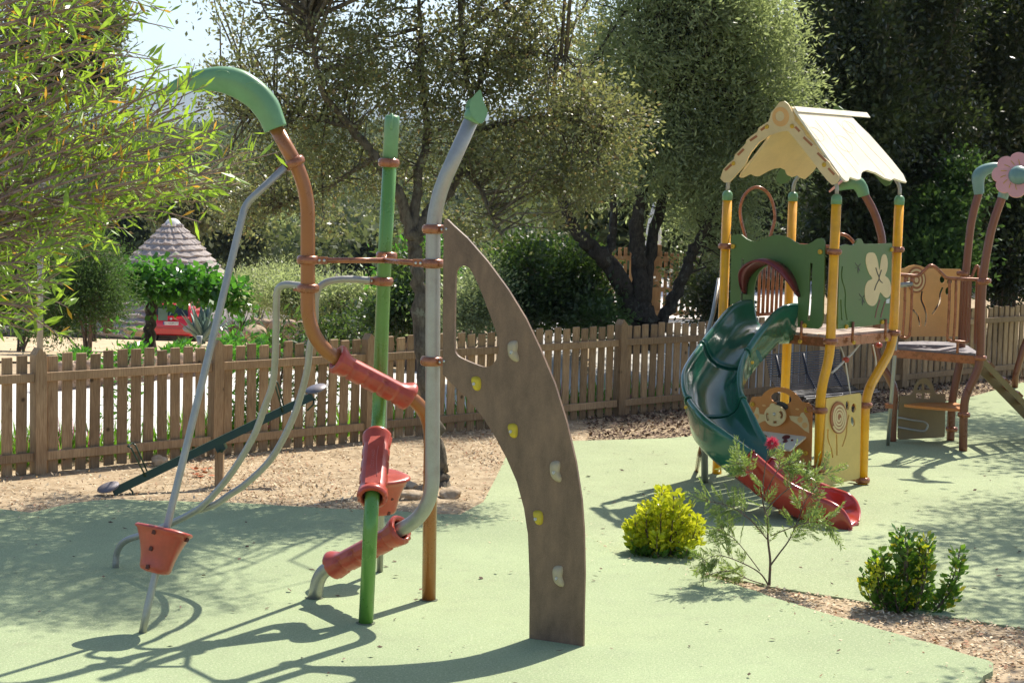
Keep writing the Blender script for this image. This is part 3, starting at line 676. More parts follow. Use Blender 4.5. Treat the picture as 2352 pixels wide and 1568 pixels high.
# ================================================================ SEESAW
sw=thing('seesaw','dark green metal seesaw with round seats tilted down to the left','seesaw',tuple(at(503,1117,17.2)))
def YS(u): return 16.55+(u-262)*1.1/456
a=at(262,1129,YS(262)); b=at(718,909,YS(718)); d=(b-a).normalized(); nn=Vector((0,-1,0)); up=nn.cross(d) if nn.cross(d).z>0 else d.cross(nn)
mb=MB(); mb.box((a+b)/2,(d,nn,up),((b-a).length,.085,.085)); part('beam',mb,M['dgreen'],sw)
for c in (at(249,1119,YS(249)),at(726,893,YS(726))):
    mb=MB(); ax=(up*.8+zv*.5+Vector((0,-.35,0))).normalized(); mb.lathe(c,ax,[(0.001,-.012),(.09,-.01),(.102,0),(.1,.01),(.001,.016)],26); part('seat',mb,M['seatmetal'],sw)
for (u,v,u2,v2) in ((338,1084,314,1031),(652,937,642,886)):
    mb=MB(); p=at(u,v,YS(u)); q=at(u2,v2,YS(u))
    for dy in (-.06,.06): mb.tube([p+Vector((0,dy,-.03)),q+Vector((-.03*1.0,dy*1.6,.02)),q+Vector((-.06,dy*1.6,.04))],.008,8)
    mb.tube([q+Vector((-.06,-.1,.04)),q+Vector((-.06,.1,.04))],.008,8); part('handle',mb,M['dgreen'],sw)
for (u,v,u2,v2) in ((295,1118,303,1141),(722,915,705,943)):
    mb=MB(); mb.tube([at(u,v,YS(u)-.02),at((u+u2)/2+6,(v+v2)/2,YS(u)-.04),at(u2,v2,YS(u)-.06)],.009,8); part('foot_stop',mb,M['dgreen'],sw)
mb=MB(); base=at(503,1117,YS(503)+.03); base.z=-.1; top=at(505,1034,YS(503)+.03); mb.box((base+top)/2,(Vector((1,0,0)),Vector((0,1,0)),zv),(.075,.085,(top-base).length)); part('post',mb,M['fence'],sw)
mb=MB(); q=at(505,1020,YS(503)+.03); mb.box(q,(d,nn,up),(.09,.12,.14)); mb.tube([q-nn*.085+Vector((.03,0,-.05)),q+nn*.085+Vector((.03,0,-.05))],.016,12); part('pivot',mb,M['dgreen'],sw)
# ================================================================ PLAY TOWER WITH SLIDE
zv=Vector((0,0,1))
P3b=gd(1878,1124,-.03); Y3=P3b.y+.03; TH=math.radians(39.8); S_=1.235
e1=Vector((math.cos(TH),-math.sin(TH),0)); e2=Vector((math.sin(TH),math.cos(TH),0))
q=at(1908,770,Y3); P3=Vector((q.x,q.y,0)); P1=P3-e1*S_; P4=P3+e2*S_; P2=P1+e2*S_
ZD=at(1908,770,Y3).z
tower=thing('play_tower','yellow-posted play tower with cream gabled roof and green slide','play tower',tuple((P1+P4)/2+Vector((0,0,-.03))))
def T(a,b,z): return P1+e1*a+e2*b+Vector((0,0,z))
def tpart(n,mb,m,p=None): return part(n,mb,m,p or tower)
R=.0475
zt3=at(1916,464,Y3).z
def post(pts,rads,topz):
    mb=MB(); pts=[Vector(p) for p in pts]; mb.tube(bez(pts,rads,12),R,24); po=tpart('post',mb,M['yellow'])
    t=pts[0]; c=MB(); c.lathe(t-zv*.02,zv,[(.052,0),(.052,.05),(.046,.075),(.03,.092),(.018,.096),(.018,.1)],22); tpart('post_cap',c,M['gcap'],po); return t
ZF=-.05
t1=post([P1+zv*zt3,P1+zv*1.0+Vector((0,0,0)),P1+zv*ZF],[.1],zt3)
t2=post([P2+zv*zt3,P2+zv*ZF],[],zt3)
t3=post([P3+zv*zt3,P3+zv*(at(1907,818,Y3).z),at(1885,895,Y3-.02),gd(1879,1124,-.05)],[.16,.16],zt3)
b4=gd(1981,1116,-.05); Y4=P4.y
t4=post([P4+zv*zt3,P4+zv*(at(2045,795,Y4).z),at(1988,905,b4.y+.02),b4],[.2,.2],zt3)
# roof supports
GPL=P3-e2*.14; 
def gfas(u,v): return onp(u,v,GPL,e2)
for t,dz in ((t1,.2),(t2,.28),(t3,.2),(t4,.2)):
    mb=MB(); inw=((P1+P4)/2-Vector((t.x,t.y,0))); k=inw.dot(e1); 
    mb.tube(bez([t+zv*.05,t+zv*(.17),t+zv*(.42)+e1*math.copysign(.22,k)],[.06],8),.019,12); tpart('roof_support',mb,M['silver'])
# gable boards
def c1(x,y): return (1630.7+x*.2,219.5+y*.2)
fas=[(165,1000),(118,955),(150,850),(215,780),(275,730),(285,680),(345,620),(410,550),(420,510),(480,460),(540,420),(560,370),(620,330),(670,300),(690,250),(700,200),(750,140),(800,75),(850,65),(890,95),(920,140),(950,210),(967,290),(1020,350),(1075,420),(1085,450),(1150,515),(1210,580),(1225,620),(1300,700),(1370,770),(1385,800),(1430,860),(1475,920),(1478,960),(1445,1010),(1400,1025),(1350,980),(1260,870),(1180,760),(1040,580),(900,410),(870,405),(780,425),(680,460),(560,540),(470,650),(430,720),(410,780),(390,810),(340,865),(290,920),(220,995)]
def f2(pt):
    p=gfas(*c1(*pt))-GPL; return (p.dot(e1),p.z)
fl2=[f2(p) for p in fas]
roof=tower
mb=MB(); mb.prism(fl2,[],GPL,e1,zv,.022); gab=tpart('gable_board',mb,M['cream'])
def deco(poly,mat,par,th=.003,off=.0032,holes=()):
    mb=MB(); mb.prism([f2(p) for p in poly],[[f2(p) for p in h] for h in holes],GPL-e2*off,e1,zv,th); return tpart('inlay',mb,mat,par)
deco(ellipse(813,245,96,112,30),M['peach'],gab,holes=[ellipse(803,238,52,60,24)])
for a,b in (((585,400),(645,355)),((460,520),(540,465)),((320,685),(390,615)),((175,860),(250,790)),((980,360),(1030,415)),((1075,480),(1175,575)),((1235,660),(1335,755)),((1360,835),(1430,910))): deco(ribbon([a,((a[0]+b[0])/2,(a[1]+b[1])/2),b],26,2),M['rust'],gab)
for p in ((655,358),(270,778),(945,352),(1312,795)):
    c=gfas(*c1(*p)); b=MB(); b.lathe(c,-e2,[(.022,0),(.022,.008),(.012,.014),(0,.014)],14); tpart('bolt_cap',b,M['ycap'],gab)
# roof slopes
rf=gfas(*c1(935,140)); rid=Vector((rf.x,rf.y,rf.z)); ev=gfas(*c1(1470,915))
sl=(ev-rid); sl=(sl-e2*sl.dot(e2)).normalized(); nrm=e2.cross(sl); 
def onroof(pt): p=onp(*c1(*pt),rid,nrm)-rid; return (p.dot(sl),p.dot(e2))
rl=[(930,150),(1250,172),(1575,195),(1700,330),(1830,455),(1950,590),(2080,740),(2215,910),(2255,1000),(2200,988),(2110,955),(2080,975),(2000,950),(1900,890),(1800,860),(1755,872),(1735,900),(1725,962),(1690,968),(1600,940),(1585,984),(1550,984),(1480,935),(1200,600),(960,300)]
r2=[(max(.012,p[0]),max(.03,p[1])) for p in map(onroof,rl)]; off=0
up=nrm if nrm.z>0 else -nrm
bE=[onroof(p)[1] for p in ((1575,195),(1950,590),(2255,1000))]; print('ROOF',bE)
mb=MB(); mb.prism(fl2,[],GPL+e2*(min(bE)-.03),e1,zv,.022); tpart('back_gable_board',mb,M['tgreen'])
mb=MB()
if sl.cross(e2).z>0: mb.prism(r2,[],rid+up*.006,sl,e2,.02)
else: mb.prism([(p[1],p[0]) for p in r2],[],rid+up*.006,e2,sl,.02)
slope_r=tpart('roof_slope',mb,M['creampale_sun'])
# engraved lines and cloud shaped rings on the sunny slope
def eng(pts):
    mb=MB(); mb.tube([rid+sl*a+e2*b+up*.0065 for a,b in pts],.0018,5); tpart('engraved_line',mb,M['cream'],slope_r)
for a,b in (((1000,215),(1600,262)),((1060,290),(1560,900)),((1200,290),(1690,900)),((1300,290),(1700,800)),((1440,290),(2000,930)),((1540,290),(2110,900))): A_=onroof(a);B_=onroof(b); eng([(A_[0]+(B_[0]-A_[0])*t,A_[1]+(B_[1]-A_[1])*t+.006*math.sin(t*9)) for t in np.linspace(0,1,14)])
for cx,cy,rx,ry in ((1215,450,110,50),(1530,560,125,60),(1590,370,95,48)): eng([onroof(p) for p in ellipse(cx,cy,rx,ry,22,.7)+ellipse(cx,cy,rx,ry,22,.7)[:1]])
sl_l=sl-e1*(2*sl.dot(e1)); ridl=rid-e1*.02; upl=up-e1*(2*up.dot(e1))
mb=MB(); r3=[(p[0]-.02,p[1]) for p in r2]
if sl_l.cross(e2).z>0: mb.prism(r3,[],ridl+upl*.006,sl_l,e2,.02)
else: mb.prism([(p[1],p[0]) for p in r3],[],ridl+upl*.006,e2,sl_l,.02)
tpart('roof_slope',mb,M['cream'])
mb=MB(); rc=rid+up*.012; mb.prism([(.03,-.0),(S_+.2,0),(S_+.2,.065),(.03,.065)],[],rc+up*.007-sl*.004,e2,sl,.008) if e2.cross(sl).dot(up)>0 else mb.prism([(0,.03),(0.065,.03),(.065,S_+.2),(0,S_+.2)],[],rc+up*.007-sl*.004,sl,e2,.008)
tpart('ridge_strip',mb,M['creampale_sun'])
# deck
for k in range(9):
    mb=MB(); w=(S_-.02)/9; mb.box(T(.01+w*(k+.5),S_/2,ZD-.012),(e1,e2,zv),(w-.016,S_-.03,.024)); tpart('deck_board',mb,M['deckw'])
for (a,b,ax,ln) in ((S_/2,0,e1,S_),(S_/2,S_,e1,S_),(0,S_/2,e2,S_),(S_,S_/2,e2,S_)):
    mb=MB(); mb.box(T(a,b,ZD-.07),(ax,ax.cross(zv),zv),(ln-.1,.035,.085)); tpart('deck_frame',mb,M['clamp'])
# front panel
FPL=P3-e2*.035
def c2(x,y): return (1630.7+x*.2,501.8+y*.2)
def g2(pt): p=onp(*c2(*pt),FPL,e2)-FPL; return (p.dot(e1),p.z)
fp=[(228,1270),(232,900),(245,300),(245,195),(300,185),(360,185),(420,235),(470,258),(520,266),(570,255),(640,222),(710,198),(780,190),(850,200),(920,232),(980,272),(1030,295),(1080,298),(1130,292),(1180,265),(1230,232),(1270,226),(1305,235),(1318,270),(1310,700),(1295,1180),(1275,1240),(1240,1268),(1180,1262),(1030,1245)]
op=[(500,1250),(498,900),(505,790),(530,680),(570,610),(620,560),(690,520),(760,512),(830,530),(900,590),(955,670),(990,770),(1005,880),(1010,1000),(1005,1235)]
sl1=ribbon([(374,455),(370,600),(365,760),(360,950)],26,4); sl2=ribbon([(1163,510),(1155,700),(1150,900),(1130,1170)],30,4)
mb=MB(); mb.prism([g2(p) for p in fp],[[g2(p) for p in op],[g2(p) for p in sl1],[g2(p) for p in sl2]],FPL,e1,zv,.02); fpo=tpart('front_panel',mb,M['tgreen'])
# hood over the slide mouth
arc=[(430,840),(432,780),(445,700),(470,640),(520,575),(590,525),(680,490),(770,492),(850,525),(920,590),(970,670),(1005,760),(1040,870)]
ar2=cat([g2(p) for p in arc],4); mb=MB(); vs=[]; nA=len(ar2)
for i,p in enumerate(ar2):
    t=i/(nA-1); d_=.05+.24*math.sin(math.pi*t)**.8; base=FPL+e1*p[0]+zv*p[1]; lift=.05*math.sin(math.pi*t)
    cen=Vector((0,0,1))
    vs += [base, base-e2*d_*.55+zv*lift*.6, base-e2*d_+zv*lift*.3, base-e2*d_*.97+zv*(lift*.3-.025), base-e2*d_*.5+zv*(lift*.6-.025), base-zv*.03]
fs=[(i*6+k,i*6+(k+1)%6,(i+1)*6+(k+1)%6,(i+1)*6+k) for i in range(nA-1) for k in range(6)]+[tuple(range(6))[::-1],tuple((nA-1)*6+k for k in range(6))]
mb.add(vs,fs,True); tpart('slide_hood',mb,M['hood'])
def bcap(p,par,n=-e2,r=.024,mat='ycap'):
    b=MB(); b.lathe(Vector(p),n,[(r,0),(r,.014),(r*.7,.022),(r*.45,.022),(r*.4,.014),(0,.014)],16); tpart('bolt_cap',b,M[mat],par)
for p in ((270,320),(1270,382),(1090,1228)): bcap(FPL+e1*g2(p)[0]+zv*g2(p)[1],fpo)
# side panel with the cream flower
RPL=P3+e1*.035
def h2(pt): p=onp(*c2(*pt),RPL,e1)-RPL; return (p.dot(e2),p.z)
sp=[(1470,1272),(1475,900),(1490,320),(1530,305),(1570,295),(1600,305),(1640,310),(1670,290),(1690,250),(1715,228),(1745,240),(1765,285),(1800,295),(1950,290),(2090,282),(2085,700),(2060,1200),(1900,1220)]
hol=[ribbon([(1520,550),(1512,640),(1520,720),(1545,800),(1556,880),(1552,980),(1560,1080),(1575,1165)],14,3),ribbon([(1502,930),(1505,1020),(1515,1165)],13,3)]
mb=MB(); mb.prism([h2(p) for p in sp],[[h2(p) for p in h] for h in hol],RPL,e2,zv,.02); spo=tpart('side_panel',mb,M['tgreen'])
def hdeco(poly,mat,off=.003,th=.003,nm='inlay',par=None):
    mb=MB(); mb.prism([h2(p) for p in poly],[],RPL+e1*off,e2,zv,th); return tpart(nm,mb,mat,par or spo)
pet=[(1838,390),(1890,400),(1920,470),(1935,560),(1945,590),(1955,520),(1970,440),(1995,408),(2025,430),(2040,510),(2030,600),(2008,655),(2040,680),(2070,740),(2078,830),(2060,890),(2028,912),(1990,890),(1955,845),(1935,900),(1915,960),(1885,998),(1850,1003),(1810,980),(1783,920),(1775,840),(1785,770),(1815,715),(1865,690),(1830,640),(1800,560),(1786,480),(1800,410)]
hdeco(smooth_loop([p for p in pet],2),M['cream'])
for pts in ([(1900,565),(1920,630),(1938,690),(1905,760),(1885,825)],[(1965,590),(1945,650),(1938,690),(1955,720),(1978,738)]): hdeco(ribbon(pts,9,3),M['ink'],.0062)
for pts in ([(1950,930),(1930,1000),(1910,1070),(1897,1140)],[(2010,950),(1990,1020),(1970,1090),(1960,1140)]): hdeco(ribbon(pts,11,3),M['hood'],.003)
def leafs(cx,cy,s): 
    for dx,dy in ((-45,-70),(40,-60),(60,5),(-55,20),(30,60),(0,90)): hdeco([(cx,cy-6*s),(cx+dx*s*.5-8*s,cy+dy*s*.5),(cx+dx*s,cy+dy*s),(cx+dx*s*.5+8*s,cy+dy*s*.5)],M['ink'],.0022,.002)
leafs(1700,560,.8); leafs(1750,920,.9)
hdeco([(2022,930),(2060,918),(2056,970),(2020,975)],M['plate'],.004,nm='sticker')
for p in ((1560,1240),(1972,1185),(2080,355)): b=RPL+e2*h2(p)[0]+zv*h2(p)[1]; bcap(b,spo,e1,.022)
# ring clamps
def ring(c,axis=zv,lug=None,r=R):
    mb=MB(); c=Vector(c); mb.lathe(c-Vector(axis)*.03,axis,[(r,0),(r+.018,.004),(r+.026,.02),(r+.026,.04),(r+.018,.056),(r,.06)],22)
    if lug is not None: d=Vector(lug).normalized(); mb.box(c+d*(r+.05),(d,Vector(axis).cross(d),axis),(.09,.03,.045))
    tpart('clamp',mb,M['clamp'])
for u,v,Pq,lug in ((1658,565,P1,e1),(1911,578,P3,-e1),(2058,573,P4,-e2),(1908,784,P3,None),(2051,764,P4,None),(1655,770,P1,None),(1803,750,P2,None)):
    d=ray(u,v); z=onp(u,v,Pq,Vector((Pq.x,Pq.y,0)).normalized()).z; ring(Vector((Pq.x,Pq.y,z)),zv,lug)
ring(at(1884,942,Y3-.01),zv,-e1); ring(at(1880,1076,Y3-.03),zv,-e1); ring(at(1987,930,b4.y+.02),zv,-e1); ring(at(1981,1102,b4.y),zv,-e1)
for z0,z1,a,b in ((ZD-.08,ZD+.12,.94,-.05),(ZD-.08,ZD+.12,S_+.05,.33),(ZD-.08,ZD+.12,S_+.05,.98)):
    mb=MB(); mb.tube([T(a,b,z0),T(a,b,z1)],.014,10); o=tpart('panel_bracket',mb,M['clamp']); bcap(T(a,b,z0)-e2*.01 if b<0 else T(a,b,z0)+e1*.01,o,-e2 if b<0 else e1,.02)
# bars on the far side and loops
mb=MB()
for k in range(6):
    mb=MB(); p=T(.02,.62+k*.085,0); mb.tube([p+zv*(ZD+.09),p+zv*(ZD+.78)],.017,10); tpart('barrier_bar',mb,M['clamp'])
for z in (ZD+.09,ZD+.78): mb=MB(); mb.tube([T(.02,.6,z),T(.02,1.12,z)],.017,10); tpart('barrier_rail',mb,M['clamp'])
mb=MB(); lp=cat([tuple(at(u,v,Y3+1.0)) for u,v in ((1717,575),(1713,548),(1703,510),(1700,480),(1708,452),(1725,434),(1745,431),(1765,446),(1777,475),(1779,505),(1770,540),(1762,575))],5); mb.tube([Vector(p) for p in lp],.016,12); tpart('grab_loop',mb,M['clamp'])
mb=MB(); lp=cat([tuple(at(u,v,Y3+1.45)) for u,v in ((1915,560),(1920,542),(1930,538),(1941,540),(1952,547),(1964,563),(1970,580))],5); mb.tube([Vector(p) for p in lp],.018,12); tpart('grab_loop',mb,M['clamp'])
mb=MB(); mb.tube([T(0,S_,ZD+.8),T(S_,S_,ZD+.8)],.017,10); tpart('barrier_rail',mb,M['clamp'])
for k in range(7):
    mb=MB(); p=T(.3+k*.1,S_,0); mb.tube([p+zv*(ZD+.09),p+zv*(ZD+.8)],.014,8)
    if k in(0,6): tpart('barrier_bar',mb,M['clamp'])
# slide
def stn(uL,vL,dL,uR,vR,dR,drop): return (*at(uL,vL,Y3+dL),*at(uR,vR,Y3+dR),drop)
ST=[stn(1729,693,.56,1831,702,.24,.27),stn(1700,696,.46,1812,703,.13,.27),stn(1676,710,.33,1786,714,.02,.26),stn(1648,744,.10,1752,752,-.2,.25),stn(1614,788,-.15,1716,804,-.42,.24),stn(1577,844,-.5,1701,843,-.62,.235),stn(1572,880,-.74,1699,880,-.79,.23),stn(1582,914,-.95,1706,914,-.95,.225),stn(1618,957,-1.3,1729,958,-1.02,.22),stn(1665,992,-1.5,1752,1000,-1.08,.22),stn(1728,1039,-1.62,1784,1040,-1.16,.215),stn(1804,1103,-1.75,1850,1093,-1.28,.20),stn(1870,1137,-1.88,1908,1120,-1.42,.19),stn(1911,1155,-2.0,1944,1133,-1.56,.185),stn(1936,1172,-2.06,1964,1148,-1.62,.16),stn(1951,1195,-2.09,1975,1172,-1.72,.10),stn(1958,1213,-2.1,1974,1196,-1.86,.045)]
NS=6; SS=cat(ST,NS)
PRF=[(-1.10,-.32),(-1.13,-.10),(-1.10,.04),(-1.0,.09),(-.91,.03),(-.875,-.15),(-.83,-.42),(-.72,-.70),(-.5,-.91),(-.22,-.985),(0,-1),(.22,-.985),(.5,-.91),(.72,-.70),(.83,-.42),(.875,-.15),(.91,.03),(1.0,.09),(1.10,.04),(1.13,-.10),(1.10,-.32),(1.03,-.85),(.93,-1.22),(.75,-1.38),(.3,-1.42),(-.3,-1.42),(-.75,-1.38),(-.93,-1.22),(-1.03,-.85)]
def frame(i):
    q=SS[i]; L=Vector(q[:3]); Rr=Vector(q[3:6]); a=SS[max(i-1,0)]; b=SS[min(i+1,len(SS)-1)]
    hd=Vector((b[:3]+b[3:6])-(a[:3]+a[3:6])).normalized(); c=(Rr-L); w=c.length/2; cx=c.normalized(); up=hd.cross(cx) 
    if up.z<0: up=-up
    return (L+Rr)/2,cx,up.normalized(),w,q[6],hd
def section(i0,i1,mat,name,par):
    mb=MB(); vs=[]; n=len(PRF)
    for i in range(i0,i1+1):
        m_,cx,up,w,dr,hd=frame(i)
        for q_,(x,y) in enumerate(PRF): vs.append(m_+cx*(x*w)+up*(y*(dr if q_<21 or y>-.5 else max(dr,.175))))
    k=i1-i0; fs=[(i*n+j,i*n+(j+1)%n,(i+1)*n+(j+1)%n,(i+1)*n+j) for i in range(k) for j in range(n)]
    mb.add(vs,fs,True); a=len(mb.v)-len(vs)
    inner=list(range(0,21)); outer=[0]+list(range(28,19,-1))
    mb.f.append(tuple(a+j for j in range(n))[::-1]); mb.f.append(tuple(a+k*n+j for j in range(n))); mb.sm += [False,False]
    return tpart(name,mb,mat,par)
slide=section(0,4*NS,M['teal'],'slide',tower)
section(4*NS,7*NS,M['teal'],'slide_section',slide)
section(7*NS,10*NS,M['teal'],'slide_section',slide)
section(10*NS,16*NS,M['tred'],'slide_exit',slide)
for i in (4*NS,7*NS,10*NS):
    m_,cx,up,w,dr,hd=frame(i); mb=MB(); mb.tube([m_+cx*(x*w*1.004)+up*(y*dr+ .004) for x,y in PRF[:21]],.009,6); tpart('seam',mb,M['teal'] if i<10*NS else M['tred'],slide)
m_,cx,up,w,dr,hd=frame(16*NS); mb=MB(); mb.tube([m_+cx*(x*w*1.0)+up*(y*dr-.03)+hd*.012 for x,y in ((-1.05,-.2),(-1,0),(-.7,-.6),(-.3,-.9),(0,-1),(.3,-.9),(.7,-.6),(1,0),(1.05,-.2))],.028,12); tpart('exit_lip',mb,M['tred'],slide)
for u,v,dd in ((1575,935,-1.12),(1700,1056,-1.72),(1712,1068,-1.74),(1728,832,-.55)):
    b=MB(); c=at(u,v,Y3+dd); b.lathe(c,Vector((-.2,-1,0)),[(.016,-.02),(.016,.012),(.008,.018),(0,.018)],10); tpart('bolt_cap',b,M['ycap'],slide)
for u,v,dd,rx,rz in ((1693,1052,-1.70,.075,.05),(1722,1083,-1.75,.085,.05),(1744,815,-.5,.05,.05)):
    b=MB(); c=at(u,v,Y3+dd); b.prism(smooth_loop([(-rx,rz*.5),(-rx*.3,rz*.55),(rx,-rz*.4),(rx*.6,-rz),(-rx*.6,-rz*.2)],3),[],c,(.8,-.25,-.5),(.35,0,.9),.02); tpart('bolt_recess',b,M['teal'] if dd>-1.72 else M['tred'],slide)
mb=MB(); mb.tube([at(1617,1004,Y3-1.15),gd(1619,1108,-.05)],.034,14); tpart('slide_leg',mb,M['silver'],slide)
mb=MB(); mb.tube(bez([at(1624,985,Y3-.9),at(1607,1040,Y3-.75),gd(1600,1082,-.05)],[.1],8),.022,12); tpart('slide_leg',mb,M['clamp'],slide)
mb=MB(); mb.tube([at(1652,1040,Y3-.3),gd(1650,1072,-.05)],.03,12); tpart('slide_leg',mb,M['clamp'],slide)
mb=MB(); mb.tube([at(1652,640,Y3+.9),at(1638,720,Y3+.75),at(1618,790,Y3+.6),at(1606,850,Y3+.5)],.022,12); tpart('side_rail',mb,M['silver'])
mb=MB(); mb.box(gd(1860,1196,-.03)+zv*.03+Vector((0,.2,0)),(e1,e2,zv),(.5,.12,.06)); tpart('exit_foot',mb,M['clamp'],slide)
# activity panel with steering wheel under the deck
APL=P3-e2*.02-e1*.02
def c3(x,y): return (1536.6+x*.2,674.2+y*.2)
def k2(pt): p=onp(*c3(*pt),APL,e2)-APL; return (p.dot(e1),p.z)
ap=[(820,1960),(900,1300),(935,1230),(955,1185),(1000,1180),(1060,1180),(1100,1130),(1160,1090),(1230,1072),(1310,1076),(1380,1100),(1440,1140),(1490,1190),(1520,1240),(1570,1250),(1610,1260),(1640,1300),(1635,1600),(1625,2000),(1400,2010),(1000,2000)]
mb=MB(); mb.prism([k2(p) for p in ap],[[k2(p) for p in ellipse(1285,1200,122,68,26,.18)]],APL,e1,zv,.018); apo=tpart('activity_panel',mb,M['orange'])
def adeco(poly,mat,off=.003,th=.003,nm='inlay',holes=()):
    mb=MB(); mb.prism([k2(p) for p in poly],[[k2(p) for p in h] for h in holes],APL-e2*off,e1,zv,th); return tpart(nm,mb,mat,apo)
adeco([(975,1380),(1005,1300),(1030,1310),(1040,1380),(1140,1390),(1150,1440),(1070,1470),(1010,1500),(990,1450)],M['cream'])
adeco([(1380,1400),(1500,1410),(1520,1370),(1545,1360),(1590,1430),(1610,1500),(1610,1600),(1560,1570),(1480,1500),(1400,1450)],M['cream'])
for c in ((1003,1410),(1508,1445),(1562,1510)): adeco(ellipse(*c,30,34,18),M['peach'],.006)
for c in ((1090,1283),(1475,1325)): adeco(ellipse(*c,22,10,14,.2),M['peach'],.003)
adeco(ellipse(1305,1285,70,42,18,.4),M['ink'],.004,nm='inlay')
hw=[ribbon([(1160,1365),(1158,1405),(1172,1450)],28,3),ribbon([(1302,1345),(1325,1380),(1318,1425)],28,3),ribbon([(1228,1468),(1246,1470),(1266,1468)],26,2)]
wheel_m=M['cream']; mb=MB(); mb.prism([k2(p) for p in ellipse(1245,1395,122,122,34)],[[k2(p) for p in h] for h in hw],APL-e2*.05,e1,zv,.02); wh=tpart('steering_wheel',mb,wheel_m,apo)
mb=MB(); mb.prism([k2(p) for p in ellipse(1218,1290,34,38,18)],[],APL-e2*.048,e1,zv,.018); tpart('wheel_knob',mb,wheel_m,apo)
c=APL+e1*k2((1240,1378))[0]+zv*k2((1240,1378))[1]-e2*.05; b=MB(); b.lathe(c,-e2,[(.016,-.05),(.016,.006),(.008,.012),(0,.012)],12); tpart('bolt',b,M['bolt'],apo)
for p in ((962,1268),(1585,1335),(1575,1830)): bcap(APL+e1*k2(p)[0]+zv*k2(p)[1],apo)
# slanted play table below it
tb=[(1050,1920-0),(1300,1925),(1545,1965),(1410,2150),(1180,2120),(1040,2050)]
pA=APL+e1*k2((1050,1573))[0]+zv*k2((1050,1573))[1]; wT=.52
out=[(0,0),(wT,0),(wT-.03,.26),(.0,.24)]
dT=(-e2*.9-zv*.42).normalized()
mb=MB(); mb.prism([(x,-y) for x,y in out][::-1],[],pA,e1,-dT,.018) 
tbo=tpart('play_table',mb,M['creampale_sun'],apo)
nT_=e1.cross(-dT).normalized(); 
for (x,y,r) in ((.33,.06,.04),(.36,.13,.025),(.1,.1,.03),(.2,.15,.018),(.42,.1,.012)):
    b=MB(); b.lathe(pA+e1*x+dT*y,nT_,[(r,0),(r,.006),(r*.8,.012),(0,.012)],16); tpart('play_knob',b,M['hood'],apo)
# yellow spiral panel between the flared legs
LP0=at(1884,1000,Y3-.02); LP1=at(1986,1000,b4.y+.02); ed=(LP1-LP0); ed.z=0; ed.normalize(); nd=ed.cross(zv)
if nd.y>0: nd=-nd
LQ=LP0+nd*.02
def m2(u,v): p=onp(u,v,LQ,nd)-LQ; return (p.dot(ed),p.z)
def c5(x,y): return (1881.6+x*.2,737+y*.2)
def m5(x,y): return m2(*c5(x,y))
yp=[m5(82,888),m5(470,826),m5(486,860),m5(470,1560),m2(1975,1098),m2(1880,1120),m5(52,1560)]
yh=[[m5(*p) for p in ellipse(326,968,21,56,16)],[m5(*p) for p in ellipse(397,998,27,55,16,.15)],[m5(*p) for p in ellipse(388,1150,24,58,16,-.1)]]
for pts in ([(103,1240),(98,1320),(112,1400),(140,1470),(155,1570)],[(197,1300),(203,1420),(203,1540)],[(342,1075),(318,1190),(310,1300),(265,1440)]): yh.append([m5(*p) for p in ribbon(pts,15,3)])
mb=MB(); mb.prism(yp,yh,LQ,ed,zv,.018); ypo=tpart('spiral_panel',mb,M['ochre'])
mb=MB(); mb.prism([m5(*p) for p in ellipse(214,1108,95,185,36)],[],LQ+nd*.016,ed,zv,.016); so_=tpart('spiral_disc',mb,M['rust'],ypo)
spr=[]; 
for k in range(90): t=k/89; r=.16+.72*t; an=t*3.4*2*math.pi; spr.append(m5(214+95*r*math.cos(an),1108+185*r*math.sin(an)))
mb=MB(); mb.prism(ribbon(spr,.021,1),[],LQ+nd*.019,ed,zv,.003); tpart('inlay',mb,M['cream'],ypo)
# ropes under the deck
def rope(pts,r=.011): mb=MB(); mb.tube([Vector(p) for p in cat([tuple(p) for p in pts],4)],r,8); tpart('climbing_rope',mb,M['white'])
yr=Y3+.75
rope([at(1982,780,yr+.2),at(1960,808,yr),at(1941,827,yr-.1),at(1911,856,yr-.3)]); rope([at(1927,784,yr),at(1941,827,yr-.1),at(1948,870,yr),at(1955,915,yr)],.007)
rope([at(2005,792,yr+.4),at(2012,830,yr+.4),at(2010,880,yr+.3)],.007)
for u,v,y_ in ((1943,826,yr-.1),(2019,793,yr+.4)): mb=MB(); mb.lathe(at(u,v,y_)-zv*.03,zv,[(.001,0),(.03,.01),(.036,.03),(.03,.05),(.001,.06)],14); tpart('rope_knot',mb,M['red'])

# ================================================================ SECOND TOWER (brown posts, pink flower)
A2=gd(2050,1015,-.04); B2=gd(2183,1013,-.04); C2=gd(2212,1037,-.04)
tw2=thing('flower_tower','low platform tower with curved brown posts topped by a pink flower','play tower',tuple((A2+B2+C2)/3))
def part2(n,mb,m,p=None): return part(n,mb,m,p or tw2)
YA,YB,YC=A2.y,B2.y,C2.y
def tube2(n,pts,r,mat,par=None,k=12): mb=MB(); mb.tube([Vector(p) for p in cat([tuple(p) for p in pts],6)],r,k); return part2(n,mb,mat,par)
tube2('post',[A2,at(2051,957,YA),at(2054,900,YA),at(2042,868,YA),at(2026,840,YA),at(2012,805,YA),at(2013,760,YA),at(2024,640,YA),at(2026,560,YA),at(2019,520,YA),at(2004,480,YA),at(1985,446,YA)],.046,M['brown2'],k=18)
tube2('post',[B2,at(2186,940,YB),at(2190,905,YB),at(2199,860,YB),at(2207,815,YB),at(2211,740,YB),at(2215,660,YB),at(2221,600,YB),at(2231,510,YB),at(2249,440,YB)],.046,M['brown2'],k=18)
tube2('post',[C2,at(2214,945,YC),at(2220,905,YC),at(2240,862,YC),at(2251,825,YC),at(2253,740,YC),at(2256,660,YC),at(2263,600,YC),at(2279,520,YC),at(2303,450,YC)],.047,M['brown2'],k=18)
